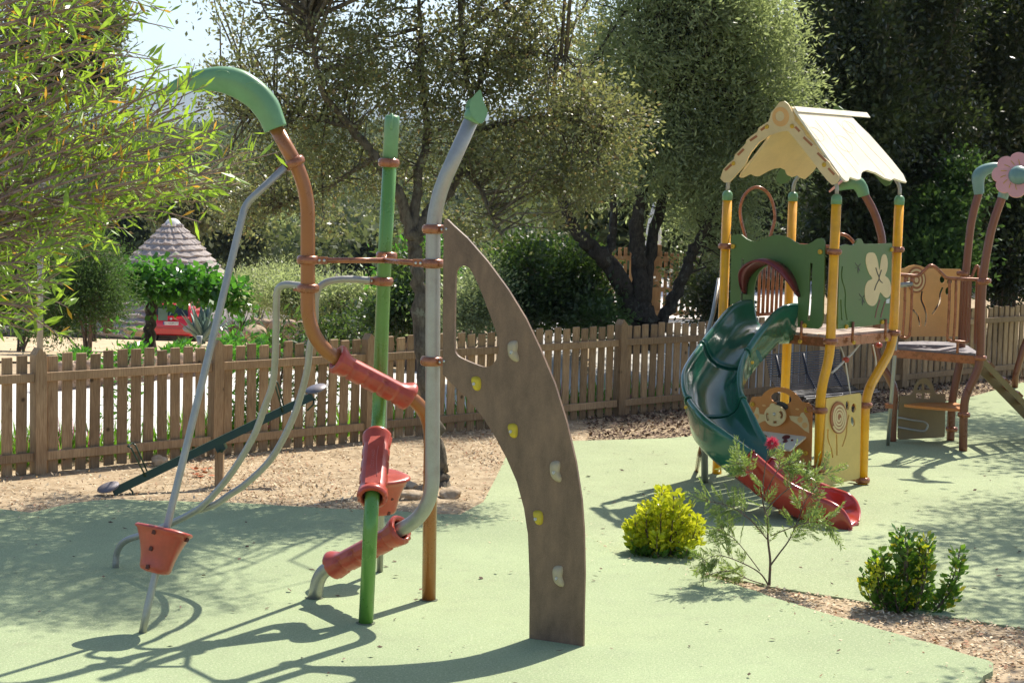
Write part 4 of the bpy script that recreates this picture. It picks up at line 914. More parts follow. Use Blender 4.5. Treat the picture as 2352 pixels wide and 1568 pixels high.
for Y_,pts in ((YB,[(2249,446,.058),(2247,425,.066),(2248,405,.078),(2260,392,.07),(2282,384,.055),(2300,384,.045)]),(YC,[(2302,456,.056),(2308,440,.062),(2316,425,.06),(2328,410,.05)]),(YA,[(1984,450,.066),(1978,432,.075),(1966,420,.08),(1945,424,.06),(1925,432,.035)])):
    C=cat([(*at(u,v,Y_),r) for u,v,r in pts],5); mb=MB(); mb.tube([Vector(p[:3]) for p in C],[p[3] for p in C],18); part2('flower_stalk_cap',mb,M['bluecap'] if Y_!=YA else M['gcap'])
def flower(c,nrm,r,npet=8):
    nrm=Vector(nrm).normalized(); ax=zv.cross(nrm).normalized(); ay=nrm.cross(ax); o=[]
    for k in range(96): an=2*math.pi*k/96; rr=r*(.84+.16*abs(math.cos(an*npet/2))**.7); o.append((rr*math.cos(an),rr*math.sin(an)))
    mb=MB(); mb.prism(o,[],c,ax,ay,.02); f=part2('flower_head',mb,M['pink'])
    mb=MB(); cc=Vector(c)+ax*(.05*r)-ay*(.05*r); mb.lathe(cc,nrm,[(.4*r,0),(.4*r,.02),(.34*r,.06),(.2*r,.085),(0,.092)],22); part2('flower_centre',mb,M['bluecap'],f)
    for k in range(9): an=1.0+k*.45; mb=MB(); mb.tube([Vector(c)+nrm*.002+(ax*math.cos(an+s*.12)+ay*math.sin(an+s*.12))*(r*(.45+.22*s)) for s in (0,.5,1)],.004,5); part2('stamen_line',mb,M['ycap'],f)
flower(at(2337,401,YC-.12),(-.25,-.82,.42),.275)
flower(at(1930,417,YA-.1),(-.66,.15,.75),.17)
# platform
ZP=1.06
mb=MB(); pl=[gd(u,v,ZP) for u,v in ((2062,798),(2064,785),(2120,783),(2180,785),(2222,793),(2242,806),(2241,812))]; o=pl[0]
mb.prism([(p.x-o.x,p.y-o.y) for p in pl][::-1],[],o,(1,0,0),(0,1,0),.05) if sum((pl[i].x*pl[(i+1)%7].y-pl[(i+1)%7].x*pl[i].y) for i in range(7))<0 else mb.prism([(p.x-o.x,p.y-o.y) for p in pl],[],o,(1,0,0),(0,1,0),.05)
plat=part2('platform',mb,M['seatmetal'])
mb=MB(); a=pl[0]-zv*.07; b=pl[6]-zv*.07; d=(b-a); mb.box((a+b)/2,(d.normalized(),d.normalized().cross(zv),zv),(d.length,.04,.09)); part2('platform_frame',mb,M['clamp'],plat)
# peach back panel
def c6(x,y): return (1881.6+x*.2,501.8+y*.2)
YP=YB+.25; PQ=at(2140,700,YP); NP=Vector((.12,-1,0)).normalized(); EP=zv.cross(NP)*-1
if EP.x<0: EP=-EP
def n6(x,y): p=onp(*c6(x,y),PQ,NP)-PQ; return (p.dot(EP),p.z)
pp=[(905,580),(985,572),(1030,545),(1095,532),(1160,540),(1230,572),(1400,577),(1625,582),(1612,1000),(1600,1352),(930,1358),(900,1000)]
ph=[[n6(*p) for p in ribbon(q,w,3)] for q,w in (([(1185,835),(1175,930),(1210,1020),(1235,1120),(1215,1235)],24),([(1420,790),(1390,870),(1385,960),(1300,1100)],24),([(1075,1045),(1125,1100),(1150,1170),(1158,1235)],22))]+[[n6(*p) for p in ellipse(cx,cy,rx,ry,14)] for cx,cy,rx,ry in ((1415,700,30,44),(1500,725,30,40),(1475,835,26,46))]
mb=MB(); mb.prism([n6(*p) for p in pp],ph,PQ,EP,zv,.018); ppo=part2('peach_panel',mb,M['peach'])
mb=MB(); mb.prism([n6(*p) for p in ellipse(1113,705,110,150,32)],[],PQ+NP*.012,EP,zv,.012); sd=part2('spiral_disc',mb,M['rust'],ppo)
for r0,r1 in ((.86,.70),(.52,.36),(.2,.02)):
    mb=MB(); mb.prism([n6(*p) for p in ellipse(1113,705,110*r0,150*r0,30)],[[n6(*p) for p in ellipse(1113,705,110*r1,150*r1,30)]],PQ+NP*.0155,EP,zv,.003); part2('inlay',mb,M['cream'],ppo)
# handrail barrier
Yb=YC+.05
tube2('handrail',[at(*c6(x,y),Yb) for x,y in ((905,645),(1000,650),(1110,660),(1150,650),(1200,605),(1260,550),(1300,545),(1350,575),(1420,645),(1465,682),(1560,690),(1700,697),(1850,703))],.02,M['clamp'])
for x,y0,y1 in ((988,665,1368),(1068,668,1340),(1498,700,1395),(1572,705,1400)): tube2('barrier_bar',[at(*c6(x,y0),Yb),at(*c6((x*2-14)/2,(y0+y1)/2),Yb),at(*c6(x-28,y1),Yb)],.016,M['clamp'])
tube2('barrier_rail',[at(*c6(925,1350),Yb),at(*c6(990,1372),Yb),at(*c6(1030,1350),Yb),at(*c6(1042,1300),Yb)],.016,M['clamp'])
tube2('barrier_rail',[at(*c6(1470,1380),Yb),at(*c6(1510,1405),Yb),at(*c6(1600,1412),Yb),at(*c6(1690,1418),Yb),at(*c6(1720,1390),Yb)],.016,M['clamp'])
tube2('platform_bracket',[at(*c6(1590,1412),Yb),at(*c6(1588,1550),Yb)],.016,M['clamp'])
tube2('grab_handle',[at(*c6(1700,672),YB),at(*c6(1750,668),YB),at(*c6(1780,600),YB),at(*c6(1800,555),YB),at(*c6(1825,560),YB),at(*c6(1830,690),YB)],.018,M['clamp'])
mb=MB(); mb.tube([at(*c6(912,768),Yb-.05),at(*c6(1062,750),Yb)],.028,14); part2('pull_bar',mb,M['silver'])
for k,(x,w) in enumerate(((1665,30),(1702,30),(1738,28),(1815,30),(1850,30),(1886,24))):
    mb=MB(); Yk=YB+(YC-YB)*(x-1640)/250; p=at(*c6(x,700),Yk); q_=at(*c6(x-26,1415 if x<1760 else 1440),Yk); d=(q_-p); u_=d.normalized(); mb.box((p+q_)/2,(u_.cross(Vector((0,1,0))).normalized(),Vector((0,1,0)),u_),(w*.2/ppm(YC),.03,d.length)); part2('barrier_slat',mb,M['brown2'])
for c in (at(2211,628,YB),at(2257,648,YC),at(2262,645,YC),at(2252,822,YC),at(2214,952,YC),at(2186,985,YB)):
    mb=MB(); mb.lathe(c-zv*.03,zv,[(.046,0),(.066,.006),(.072,.03),(.066,.054),(.046,.06)],18); part2('clamp',mb,M['clamp'])
# door panel, shelf, loops under the platform
DQ=Vector((A2.x,A2.y,0)); DE=(B2-A2); DE.z=0; DE.normalize(); DN=DE.cross(zv)
if DN.y>0: DN=-DN
DQ=DQ+DN*.05
def d5(x,y): p=onp(*c5(x,y),DQ,DN)-DQ; return (p.dot(DE),p.z)
dp=[(905,1340),(925,862),(1050,850),(1080,815),(1100,735),(1145,675),(1205,650),(1262,672),(1308,738),(1330,820),(1352,840),(1445,835),(1452,850),(1442,1318),(1425,1335),(925,1362)]
dh=[[(1125,792),(1132,752),(1158,722),(1186,718),(1186,792)],[(1208,718),(1245,735),(1272,770),(1278,792),(1208,792)],[(1115,830),(1185,828),(1183,890),(1118,890)],[(1208,828),(1282,830),(1280,893),(1206,890)]]
mb=MB(); mb.prism([d5(*p) for p in dp],[[d5(*p) for p in h] for h in dh],DQ,DE,zv,.018); dr=part2('window_panel',mb,M['tan'])
tube2('loop_handle',[at(*c5(x,y),YA-.12) for x,y in ((905,1112),(940,1112),(1060,1135),(1190,1152),(1235,1180),(1245,1210),(1225,1250),(1180,1262),(1060,1245),(905,1218))],.013,M['silver'],dr)
zS=at(2150,930,YA-.2).z; sh_=[gd(*c5(x,y),zS) for x,y in ((975,955),(1180,935),(1560,935),(1635,955),(1635,1010),(1440,1000),(1100,972))]; o=sh_[0]
mb=MB(); mb.prism([(p.x-o.x,p.y-o.y) for p in sh_][::-1],[],o,(1,0,0),(0,1,0),.03); part2('shelf',mb,M['orange'])
mb=MB(); mb.tube([gd(2039,1026,-.05),at(2046,930,YC),at(2055,815,YC),at(2062,690,YC)],.022,12); part2('slide_pole',mb,M['silver'])
for u,v in ((2056,810),(2041,932)): mb=MB(); mb.box(at(u,v,YC),(Vector((1,0,0)),Vector((0,1,0)),zv),(.08,.07,.05)); part2('clamp',mb,M['clamp'])
a=at(2257,828,YC); b=gd(2445,1022,-.03); d=(b-a); un=d.normalized(); sd=un.cross(Vector((0,1,0))).normalized()
mb=MB(); mb.box((a+b)/2,(un,Vector((0,1,0)),sd),(d.length,.045,.06)); ra=part2('ramp_beam',mb,M['tan'])
mb=MB(); mb.box((a+b)/2+Vector((0,.75,0)),(un,Vector((0,1,0)),sd),(d.length,.05,.09)); part2('ramp_beam',mb,M['tan'])
for t in (.12,.3,.46,.62,.8): mb=MB(); mb.box(a+d*t+Vector((0,.38,.06)),(un,Vector((0,1,0)),sd),(.09,.7,.03)); part2('ramp_cleat',mb,M['brown2'],ra)
# leaning brown leg at the right edge
mb=MB(); g=gd(2330,893,-.05); mb.tube([g,at(2333,860,g.y),at(2350,800,g.y),at(2390,700,g.y),at(2420,560,g.y)],.05,14)
solo('swing_leg',mb,M['brown2'],'dark brown leaning steel leg standing at the far right edge of the rubber','swing frame',loc=tuple(g))

# ================================================================ BENCH
bp=gd(1885,972,-.08); YBn=bp.y
bn=thing('park_bench','black perforated metal bench beneath the fence behind the play tower','bench',tuple(bp))
def bpt(u,v,dy=0): return at(u,v,YBn+dy)
prof=[(0,.86,.32),(0,.60,.24),(0,.42,.10),(0,.38,-.02),(0,.41,-.3),(0,.37,-.36)]
xa=bpt(1775,870); xb=bpt(2010,862); bx=Vector((FU.x,FU.y,0)); Lb=1.5; c0=Vector((bp.x,bp.y,-.08))
for k in range(len(prof)-1):
    z0,y0=prof[k][1],prof[k][2]; z1,y1=prof[k+1][1],prof[k+1][2]; n_=max(2,int(math.hypot(z1-z0,y1-y0)/.028))
    for j in range(n_):
        t=j/n_; z=z0+(z1-z0)*t; y=y0+(y1-y0)*t; mb=MB(); cc=c0+FN*y+zv*z; dirv=(FN*(y1-y0)+zv*(z1-z0)).normalized(); mb.box(cc,(bx,dirv,bx.cross(dirv)),(Lb,.017,.008)); part('slat',mb,M['black'],bn)
for s in (-.36,0,.36):
    mb=MB(); mb.tube([c0+bx*(Lb*s)+FN*y+zv*(z-.012) for _,z,y in prof],.02,8); mb.tube([c0+bx*(Lb*s)+FN*.05+zv*.38,c0+bx*(Lb*s)+FN*.05],.03,8); mb.tube([c0+bx*(Lb*s)+FN*.25,c0+bx*(Lb*s)-FN*.25],.025,8); part('leg',mb,M['black'],bn)
# ================================================================ VEGETATION
def bl(u,v,Y,ru,rv,ry=None,w=1.0): k=ppm(Y); rx=ru/k; rz=rv/k; return (np.array(at(u,v,Y)),np.array((rx,ry or (rx+rz)/2,rz)),w)
def crown_arrays(blobs,n,L,W,per=40,sig=.16,droop=0.0,outw=.8,shell=.5,lv=.35):
    """leaves in clumps spread through ellipsoids; returns verts, quads, clump centres"""
    vol=np.array([b[1].prod()**(2/3)*b[2] for b in blobs]); vol/=vol.sum(); VV=[];CC=[]
    for (c,r,w),f in zip(blobs,vol):
        m=max(2,int(n*f/per)); d=unit(RNG.normal(size=(m,3))); q=c+d*(RNG.uniform(.05,1,(m,1))**shell)*r; CC.append(q)
        k=per; base=np.repeat(q,k,0); sg=sig*RNG.uniform(.5,1.4,(m,1)); off=RNG.normal(size=(m*k,3))*np.repeat(sg,k,0); off[:,2]*=.75
        sd_=unit(RNG.normal(size=(m,3))+unit(q-c)*1.2+np.array((0,0,.35))); D=unit(off)*.45+np.repeat(sd_,k,0)*outw+RNG.normal(0,.42,(m*k,3)); D[:,2]-=droop
        ll=L*RNG.uniform(1-lv,1+lv,m*k); V,_=quads(base+off,D,ll,W*ll/L); VV.append(V)
    V=np.concatenate(VV); return V,np.arange(len(V)).reshape(-1,4),np.concatenate(CC)
def limb(mb,pts,n=9,k=6):
    C=cat([(*Vector(p[0]),p[1]) for p in pts],k); C=[np.array(c) for c in C]
    for i in range(1,len(C)-1): C[i][:3]+=RNG.normal(0,C[i][3]*.18,3)
    mb.tube([Vector(c[:3]) for c in C],[max(.003,c[3]*(1+RNG.normal(0,.05))) for c in C],n); return [c[:3] for c in C if True],[c[3] for c in C]
def twigs(mb,anch,cl,frac,r0,r1,sag=.1,n=5):
    A=np.array(anch); idx=RNG.permutation(len(cl))[:int(len(cl)*frac)]
    for i in idx:
        q=cl[i]; d=np.linalg.norm(A-q,axis=1); j=int(np.argmin(d*RNG.uniform(.8,1.3,len(d)))); a=A[j]; Lg=np.linalg.norm(q-a)
        if Lg<.05: continue
        m1=a+(q-a)*.35+RNG.normal(0,.1*Lg,3); m2=a+(q-a)*.7+RNG.normal(0,.1*Lg,3)+np.array((0,0,sag*Lg))
        rr=r0*min(1.6,.5+Lg*.5); mb.tube([Vector(a),Vector(m1),Vector(m2),Vector(q)],[rr,rr*.7,rr*.45,r1],n,cap=False)
def tree(name,label,cat_,base,limbs,blobs,lm,bm_,n,L,W,per=40,sig=.16,droop=0,group=None,twf=.5,tr0=.02,outw=.8,shell=.5,sag=.08):
    t=thing(name,label,cat_,tuple(base),group); loc=np.array(base)
    mb=MB(); anch=[]
    for l in limbs: p,_=limb(mb,l); anch+=list(p[len(p)//4:])
    V,F_,cl=crown_arrays(blobs,n,L,W,per,sig,droop,outw,shell)
    if anch:
        part('trunk',mb,bm_,t)
        if twf: tw=MB(); twigs(tw,anch,cl,twf,tr0,.004,sag); part('branches',tw,bm_,t)['kind']='stuff'
    me=fast('crown',V-loc,F_,lm); link('crown',me,None,t); return t
def uv(lst): return [(at(u,v,Y),r) for u,v,Y,r in lst]
# holm oak in front of the fence
ob=gd(1005,1122,-.08); YO=ob.y
lb=[uv([(1008,1132,YO,.125),(1004,1090,YO,.1),(998,1000,YO,.09),(985,900,YO,.083),(968,780,YO,.075),(959,650,YO,.066),(952,580,YO,.066),(947,530,YO,.068)]),
 uv([(947,545,YO,.06),(917,451,YO-.05,.055),(882,390,YO-.2,.05),(845,340,YO-.3,.042),(800,286,YO-.4,.036),(739,204,YO-.6,.028),(720,110,YO-.7,.02),(700,0,YO-.8,.012)]),
 uv([(800,290,YO-.4,.028),(735,275,YO-.2,.022),(652,256,YO+.1,.015),(560,270,YO+.2,.008)]),
 uv([(860,360,YO-.25,.03),(800,400,YO-.1,.022),(730,440,YO+.1,.016),(650,470,YO+.2,.008)]),
 uv([(948,540,YO,.055),(960,416,YO+.1,.045),(980,310,YO+.15,.036),(969,173,YO+.2,.028),(964,43,YO+.2,.02),(955,-120,YO+.2,.012)]),
 uv([(952,540,YO,.06),(985,490,YO+.1,.052),(1051,412,YO+.3,.046),(1077,303,YO+.4,.042),(1099,217,YO+.45,.036),(1116,117,YO+.5,.03),(1164,55,YO+.6,.022),(1230,-20,YO+.7,.014)]),
 uv([(1090,250,YO+.4,.03),(1066,152,YO+.3,.026),(1058,43,YO+.2,.02),(1050,-100,YO+.2,.012)]),
 uv([(1062,390,YO+.3,.03),(1100,430,YO+.1,.022),(1125,490,YO,.016),(1150,540,YO,.008)]),
 uv([(1077,303,YO+.4,.03),(1180,280,YO+.5,.024),(1280,270,YO+.6,.017),(1380,300,YO+.6,.009)]),
 uv([(1110,150,YO+.5,.024),(1200,120,YO+.3,.018),(1300,130,YO+.2,.009)])]
bs=[bl(600,215,YO+.1,130,95,.55,1.1),bl(545,420,YO+.3,80,80,.5,1.1),bl(700,300,YO-.1,120,100,.6,1.2),bl(640,420,YO+.2,100,80,.5,.9),bl(760,90,YO-.5,150,120,.7,.9),bl(640,80,YO-.2,130,90,.6,.7),bl(930,130,YO,170,150,.9,1.1),bl(830,230,YO-.3,120,100,.7,.9),
 bl(1100,90,YO+.4,150,120,.9,1.1),bl(1240,230,YO+.5,150,130,.9,1.35),bl(1380,290,YO+.6,100,110,.7,1.4),bl(1200,380,YO+.3,120,80,.7,1.2),bl(1330,420,YO+.4,90,65,.6,1.3),bl(1040,330,YO+.2,110,110,.7,.9),bl(800,390,YO,120,70,.6,.8),bl(760,500,YO+.1,65,45,.4,.45),bl(570,505,YO+.3,60,45,.4,.5),bl(940,400,YO+.3,90,90,.6,.6),bl(1110,500,YO+.2,75,60,.5,.6),bl(1270,500,YO+.3,60,40,.4,.4),bl(1230,60,YO+.5,130,80,.8,.9),
 bl(750,-140,YO-.4,230,110,1.0,.8),bl(1050,-170,YO+.1,240,140,1.1,.9),bl(500,-40,YO,120,70,.7,.45),bl(1000,-380,16.4,230,130,1.1,.9),bl(780,-330,16.2,170,110,.9,.8),bl(1230,-400,16.6,190,120,1.0,.8)]
oak=tree('oak_tree','small-leaved holm oak with lichened trunk standing in the wood chips in front of the fence','tree',ob,lb,bs,M['oak'],M['barkoak'],80000,.046,.012,52,.12,.1,twf=.6,tr0=.014,shell=.42)

# olive tree with several trunks behind the fence
YC_=26.2; base=Vector((*at(1475,760,YC_)[:2],zt1(*at(1475,760,YC_)[:2])))
lb=[uv([(1466,790,YC_,.23),(1464,740,YC_,.2),(1448,700,YC_,.16),(1410,625,YC_-.1,.125),(1365,572,YC_-.2,.11),(1328,535,YC_-.3,.085),(1300,480,YC_-.4,.07),(1275,400,YC_-.5,.05),(1250,300,YC_-.6,.03)]),
 uv([(1390,598,YC_-.1,.07),(1405,545,YC_,.06),(1408,480,YC_,.05),(1410,400,YC_,.03)]),
 uv([(1482,790,YC_,.22),(1480,740,YC_,.17),(1470,680,YC_,.13),(1466,600,YC_,.115),(1462,540,YC_,.105),(1470,460,YC_,.09),(1490,380,YC_+.1,.07),(1530,280,YC_+.2,.05),(1560,150,YC_+.2,.03)]),
 uv([(1478,690,YC_,.11),(1490,600,YC_+.1,.09),(1505,520,YC_+.2,.08),(1530,440,YC_+.3,.065),(1580,360,YC_+.4,.05),(1640,250,YC_+.5,.03)]),
 uv([(1500,790,YC_+.2,.1),(1525,730,YC_+.2,.09),(1555,670,YC_+.2,.085),(1580,610,YC_+.2,.08),(1600,560,YC_+.2,.07),(1650,470,YC_+.3,.055),(1720,350,YC_+.4,.035)])]
bs=[bl(1500,330,YC_,110,130,1.0),bl(1590,210,YC_+.3,140,150,1.2,1.1),bl(1740,230,YC_+.5,120,170,1.1,1.2),bl(1450,110,YC_,130,120,1.1),bl(1640,430,YC_+.2,110,110,.9),bl(1680,60,YC_+.3,150,100,1.1,1.1),bl(1800,330,YC_+.4,60,80,.6,.8),bl(1560,-60,YC_,180,90,1.2,.8),bl(1380,230,YC_+.5,70,90,.7,.7),bl(1420,400,YC_+.6,70,80,.6,.7),bl(1700,560,YC_+.9,90,80,.6,.8),bl(1560,500,YC_+1.1,60,60,.5,.4),bl(1560,-240,YC_,160,90,1.3,.4),bl(1620,-20,26.0,150,120,1.0,1.2),bl(1500,-130,25.8,140,110,1.0,1.0)]
tree('olive_tree','silvery olive tree with four spreading dark trunks rising behind the fence','tree',base,lb,bs,M['olive'],M['barkdark'],120000,.085,.0125,60,.20,.05,twf=.3,tr0=.02)

# dark evergreens behind the tower
def evergreen(u,Y,blobs,label,n,leanto,mat='darkleaf',L=.10,W=.022):
    p=at(u,720,Y); base=Vector((p.x,p.y,zt1(p.x,p.y)))
    lb=[[(base+Vector((0,0,-.2)),.22),(Vector(at(u+2,620,Y)),.17),(Vector(at(u+leanto*.4,420,Y)),.14),(Vector(at(u+leanto*.8,180,Y)),.10),(Vector(at(u+leanto,-120,Y)),.05)]]
    for b in blobs[:7]:
        st=at(u+leanto*.5,min(640,(784-0)*.2+FPX*0+360),Y); lb.append([(Vector(at(u+leanto*.55,330,Y)),.06),(Vector(at(u+leanto*.55,330,Y)).lerp(Vector(b[0]),.5)+Vector((0,0,.15)),.04),(Vector(b[0]),.015)])
    return tree('evergreen_tree',label,'tree',base,lb,blobs,M[mat],M['barkdark'],n,L,W,40,.26,.15,'dark evergreen trees behind the play towers',twf=.3,tr0=.02)
evergreen(1925,29.5,[bl(1945,120,29.5,90,150,1.4),bl(1930,330,29.9,80,120,1.2),bl(1990,260,29.5,90,130,1.3),bl(1970,480,30,90,90,1.2),bl(1940,-60,29.7,90,90,1.2,.8),bl(1890,560,30.5,60,70,.8,.7),bl(1985,600,30.5,70,70,.9,.8)],'dark evergreen tree directly behind the cream roof of the play tower',74000,30)
evergreen(2110,31.5,[bl(2090,90,31.5,110,140,1.5),bl(2120,310,31.5,110,130,1.5),bl(2060,430,31.1,80,90,1.1),bl(2160,470,31.9,90,80,1.2,.7),bl(2150,-60,31.5,130,80,1.4,.8),bl(2300,-240,30,230,120,2.2,.9)],'tall dark evergreen tree between the cream roof and the pink flower',64000,-20)
evergreen(2300,33,[bl(2290,120,33,110,150,1.4),bl(2330,330,33.3,100,120,1.2),bl(2230,280,33,80,110,1.1),bl(2360,520,33.6,80,110,1.0),bl(2270,500,34,70,80,.9,.8),bl(2350,-50,33,120,80,1.2,.8)],'dark evergreen tree behind the pink flower at the right edge',52000,10)
evergreen(1800,40,[bl(1800,150,40,80,130,1.6,.7),bl(1760,380,40,90,120,1.6),bl(1830,470,40,90,110,1.5),bl(1700,640,40,130,60,1.6)],'dark evergreen tree showing through behind the right side of the olive tree',30000,10,L=.13,W=.03)
evergreen(2200,44,[bl(2060,200,44,160,200,2.2),bl(2300,200,44,180,220,2.2),bl(2200,480,44,200,170,2.2),bl(1950,480,44,120,170,2.0),bl(2000,0,44,160,120,2.0)],'shadowy evergreen mass farthest back behind the two towers',46000,0,L=.17,W=.05)

# shrubs along the back of the fence
def shrub(label,u,v,Y,blobs,n,L,W,mat='shrub',sig=.16,group='shrubs behind the picket fence',cat_='shrub',name='shrub',stems=5,per=30,droop=0,bark='twig',twf=.5):
    p=at(u,v,Y); base=Vector((p.x,p.y,zt1(p.x,p.y))); lb=[]
    for k in range(stems):
        b=blobs[k%len(blobs)]; tgt=Vector(b[0])+Vector((random.uniform(-1,1)*b[1][0]*.5,random.uniform(-1,1)*b[1][1]*.5,random.uniform(-.2,.5)*b[1][2])); lb.append([(base+Vector((random.uniform(-.1,.1),random.uniform(-.1,.1),-.1)),.03),(base.lerp(tgt,.5)+Vector((random.uniform(-.1,.1),0,.05)),.02),(tgt,.008)])
    return tree(name,label,cat_,base,lb,blobs,M[mat],M[bark],n,L,W,per,sig,droop,group,twf=twf,tr0=.01)
shrub('dark glossy shrub behind the fence just right of the climbing panel top',1200,745,26.2,[bl(1190,640,26.2,75,85,.7),bl(1250,690,26.4,70,60,.6),bl(1160,720,26,60,40,.4),bl(1225,590,26.6,55,50,.5,.7)],15000,.075,.02)
shrub('dark shrub behind the fence left of the olive trunks',1330,745,26.6,[bl(1320,640,26.8,70,85,.7),bl(1350,715,26,75,40,.4),bl(1290,700,26.5,50,50,.5),bl(1385,735,25.6,45,22,.3)],13000,.075,.02)
shrub('grey-green bush seen through the opening of the climbing panel',1090,745,25.2,[bl(1090,690,25.2,55,50,.5),bl(1070,735,25.0,50,28,.4),bl(1120,650,25.6,45,40,.4)],9000,.06,.013,'olive')
shrub('deep green bush between the green and the silver pole',950,745,29.5,[bl(945,700,29.5,70,55,.9),bl(900,725,29.5,60,35,.7),bl(1000,690,29.5,60,70,.8),bl(960,620,30,60,50,.7,.6)],14000,.09,.024)
shrub('bright green leafy sapling behind the oak trunk',975,640,31,[bl(985,610,31,45,60,.6),bl(930,640,31,40,45,.5)],5200,.09,.024,'mulb',stems=3)
shrub('sunlit green bush under the peach panel tower',2150,650,28.8,[bl(2130,590,28.8,65,60,.6),bl(2190,600,28.8,45,55,.5),bl(2165,500,29.2,60,60,.6,.8),bl(2215,420,29.5,40,60,.5,.5)],14000,.10,.028,'juniper')
shrub('black-green bush behind the fence at the right edge',2320,660,30.5,[bl(2315,610,30.5,60,80,.8),bl(2350,500,31,50,80,.8)],12000,.085,.022,'darkleaf')
shrub('low dark bush behind the slide',1640,740,28,[bl(1640,690,28,60,50,.6),bl(1600,640,28.5,40,50,.5,.6)],5500,.075,.018,'darkleaf')
# plants close behind the pickets
def at_l(l,s): p=fl(l,s); return p
def vine(label,l,s,h,w,n,mat='shrub',L=.06,W=.014):
    c=fl(l,s); bs=[(np.array((c.x,c.y,-.08+h*.55)),np.array((w*.8,w*.6,h*.5)),1.0),(np.array((c.x+w*.3,c.y+w*.2,-.08+h*.8)),np.array((w*.5,w*.4,h*.3)),.6)]
    lb=[[(Vector((c.x,c.y,-.1)),.02),(Vector(bs[0][0]),.012),(Vector(bs[1][0]),.006)]]
    return tree('climbing_shrub',label,'shrub',c,lb,bs,M[mat],M['twig'],n,L,W,16,.10,0,'shrubs growing against the back of the fence',twf=1,tr0=.006)
vine('leafy oleander-like shrub behind the pickets left of the green pole',3.25,.55,1.25,.42,900,'shrub',.10,.013)
vine('leafy shrub poking over the pickets between the curved rails',2.65,.5,1.3,.35,700,'mulb',.09,.014)
vine('thin leafy shrub behind the pickets just left of the post beside the green pole',3.75,.5,1.1,.3,500,'shrub',.10,.013)
vine('low leafy shrub poking over the pickets behind the red car',1.35,.7,1.3,.3,420,'mulb',.08,.016)
n=11000; l=RNG.uniform(-5,10,n); s=RNG.uniform(.3,.75,n)*(1+.25*np.sin(l*3)); P=np.array(FA)[None]+np.array(FU)[None]*l[:,None]+np.array(FN)[None]*s[:,None]; P[:,2]=-.08
dens=(.5+.5*np.sin(l*2.7+1))*(.5+.5*np.sin(l*1.1)); k=RNG.uniform(0,1,n)<.28+dens; P=P[k]; n=len(P)
D=np.stack([RNG.normal(0,.28,n),RNG.normal(0,.28,n),np.ones(n)],1); V,Fq=quads(P,D,RNG.uniform(.16,.5,n),RNG.uniform(.007,.014,n)); o=link('strappy_plants',fast('strappy_plants',V,Fq,M['grass'])); o['kind']='stuff'

n=5200; t=RNG.uniform(-.05,1.5,n); wa=np.array(wl[0]); wb=np.array(wl[1]); P=wa[None]+(wb-wa)[None]*t[:,None]; P[:,1]+=RNG.uniform(.3,1.6,n); P[:,2]=.2+.12*np.sin(t*21)
k=RNG.uniform(0,1,n)<.35+.65*(np.sin(t*33)>0); P=P[k]; n=len(P); D=np.stack([RNG.normal(0,.8,n),RNG.normal(0,.8,n),np.ones(n)*.7],1); V,Fq=quads(P,D,RNG.uniform(.06,.17,n),RNG.uniform(.012,.026,n)); o=link('bed_plants',fast('bed_plants',V,Fq,M['mulb'])); o['kind']='stuff'
# ---------------------------------------------------------------- bottlebrush at the left, near the camera
YBt=7.2; org=at(-520,760,YBt); bbase=Vector((org.x,org.y,0.0))
bt_=thing('bottlebrush_tree','yellow-green bottlebrush with narrow leaves arching in from the left edge','tree',tuple(bbase))
tips=[]
def xmax(v): return float(np.interp(v,[-80,0,60,120,170,215,260,300,345,400,450,490,530,590,650,700,740,775],[330,360,300,280,335,450,520,580,600,575,480,350,220,80,70,100,90,70]))
rnd=random.Random(5); mbw=MB(); leafs_C=[];leafs_D=[];leafs_L=[]
specs=[]
for k in range(54):
    v=-60+ (k/53)*800 + rnd.uniform(-10,10); u=xmax(v)-abs(rnd.gauss(0,.22))*xmax(v) ; specs.append((u,v))
for k in range(20): v=rnd.uniform(-80,560); specs.append((rnd.uniform(.35,.95)*xmax(v),v))
trunkpts=[(bbase+Vector((0,0,-.1)),.09),(Vector(at(-500,1000,YBt)),.07),(Vector(at(-470,760,YBt)),.06),(Vector(at(-430,500,YBt)),.045),(Vector(at(-400,200,YBt)),.03)]
limb(mbw,trunkpts)
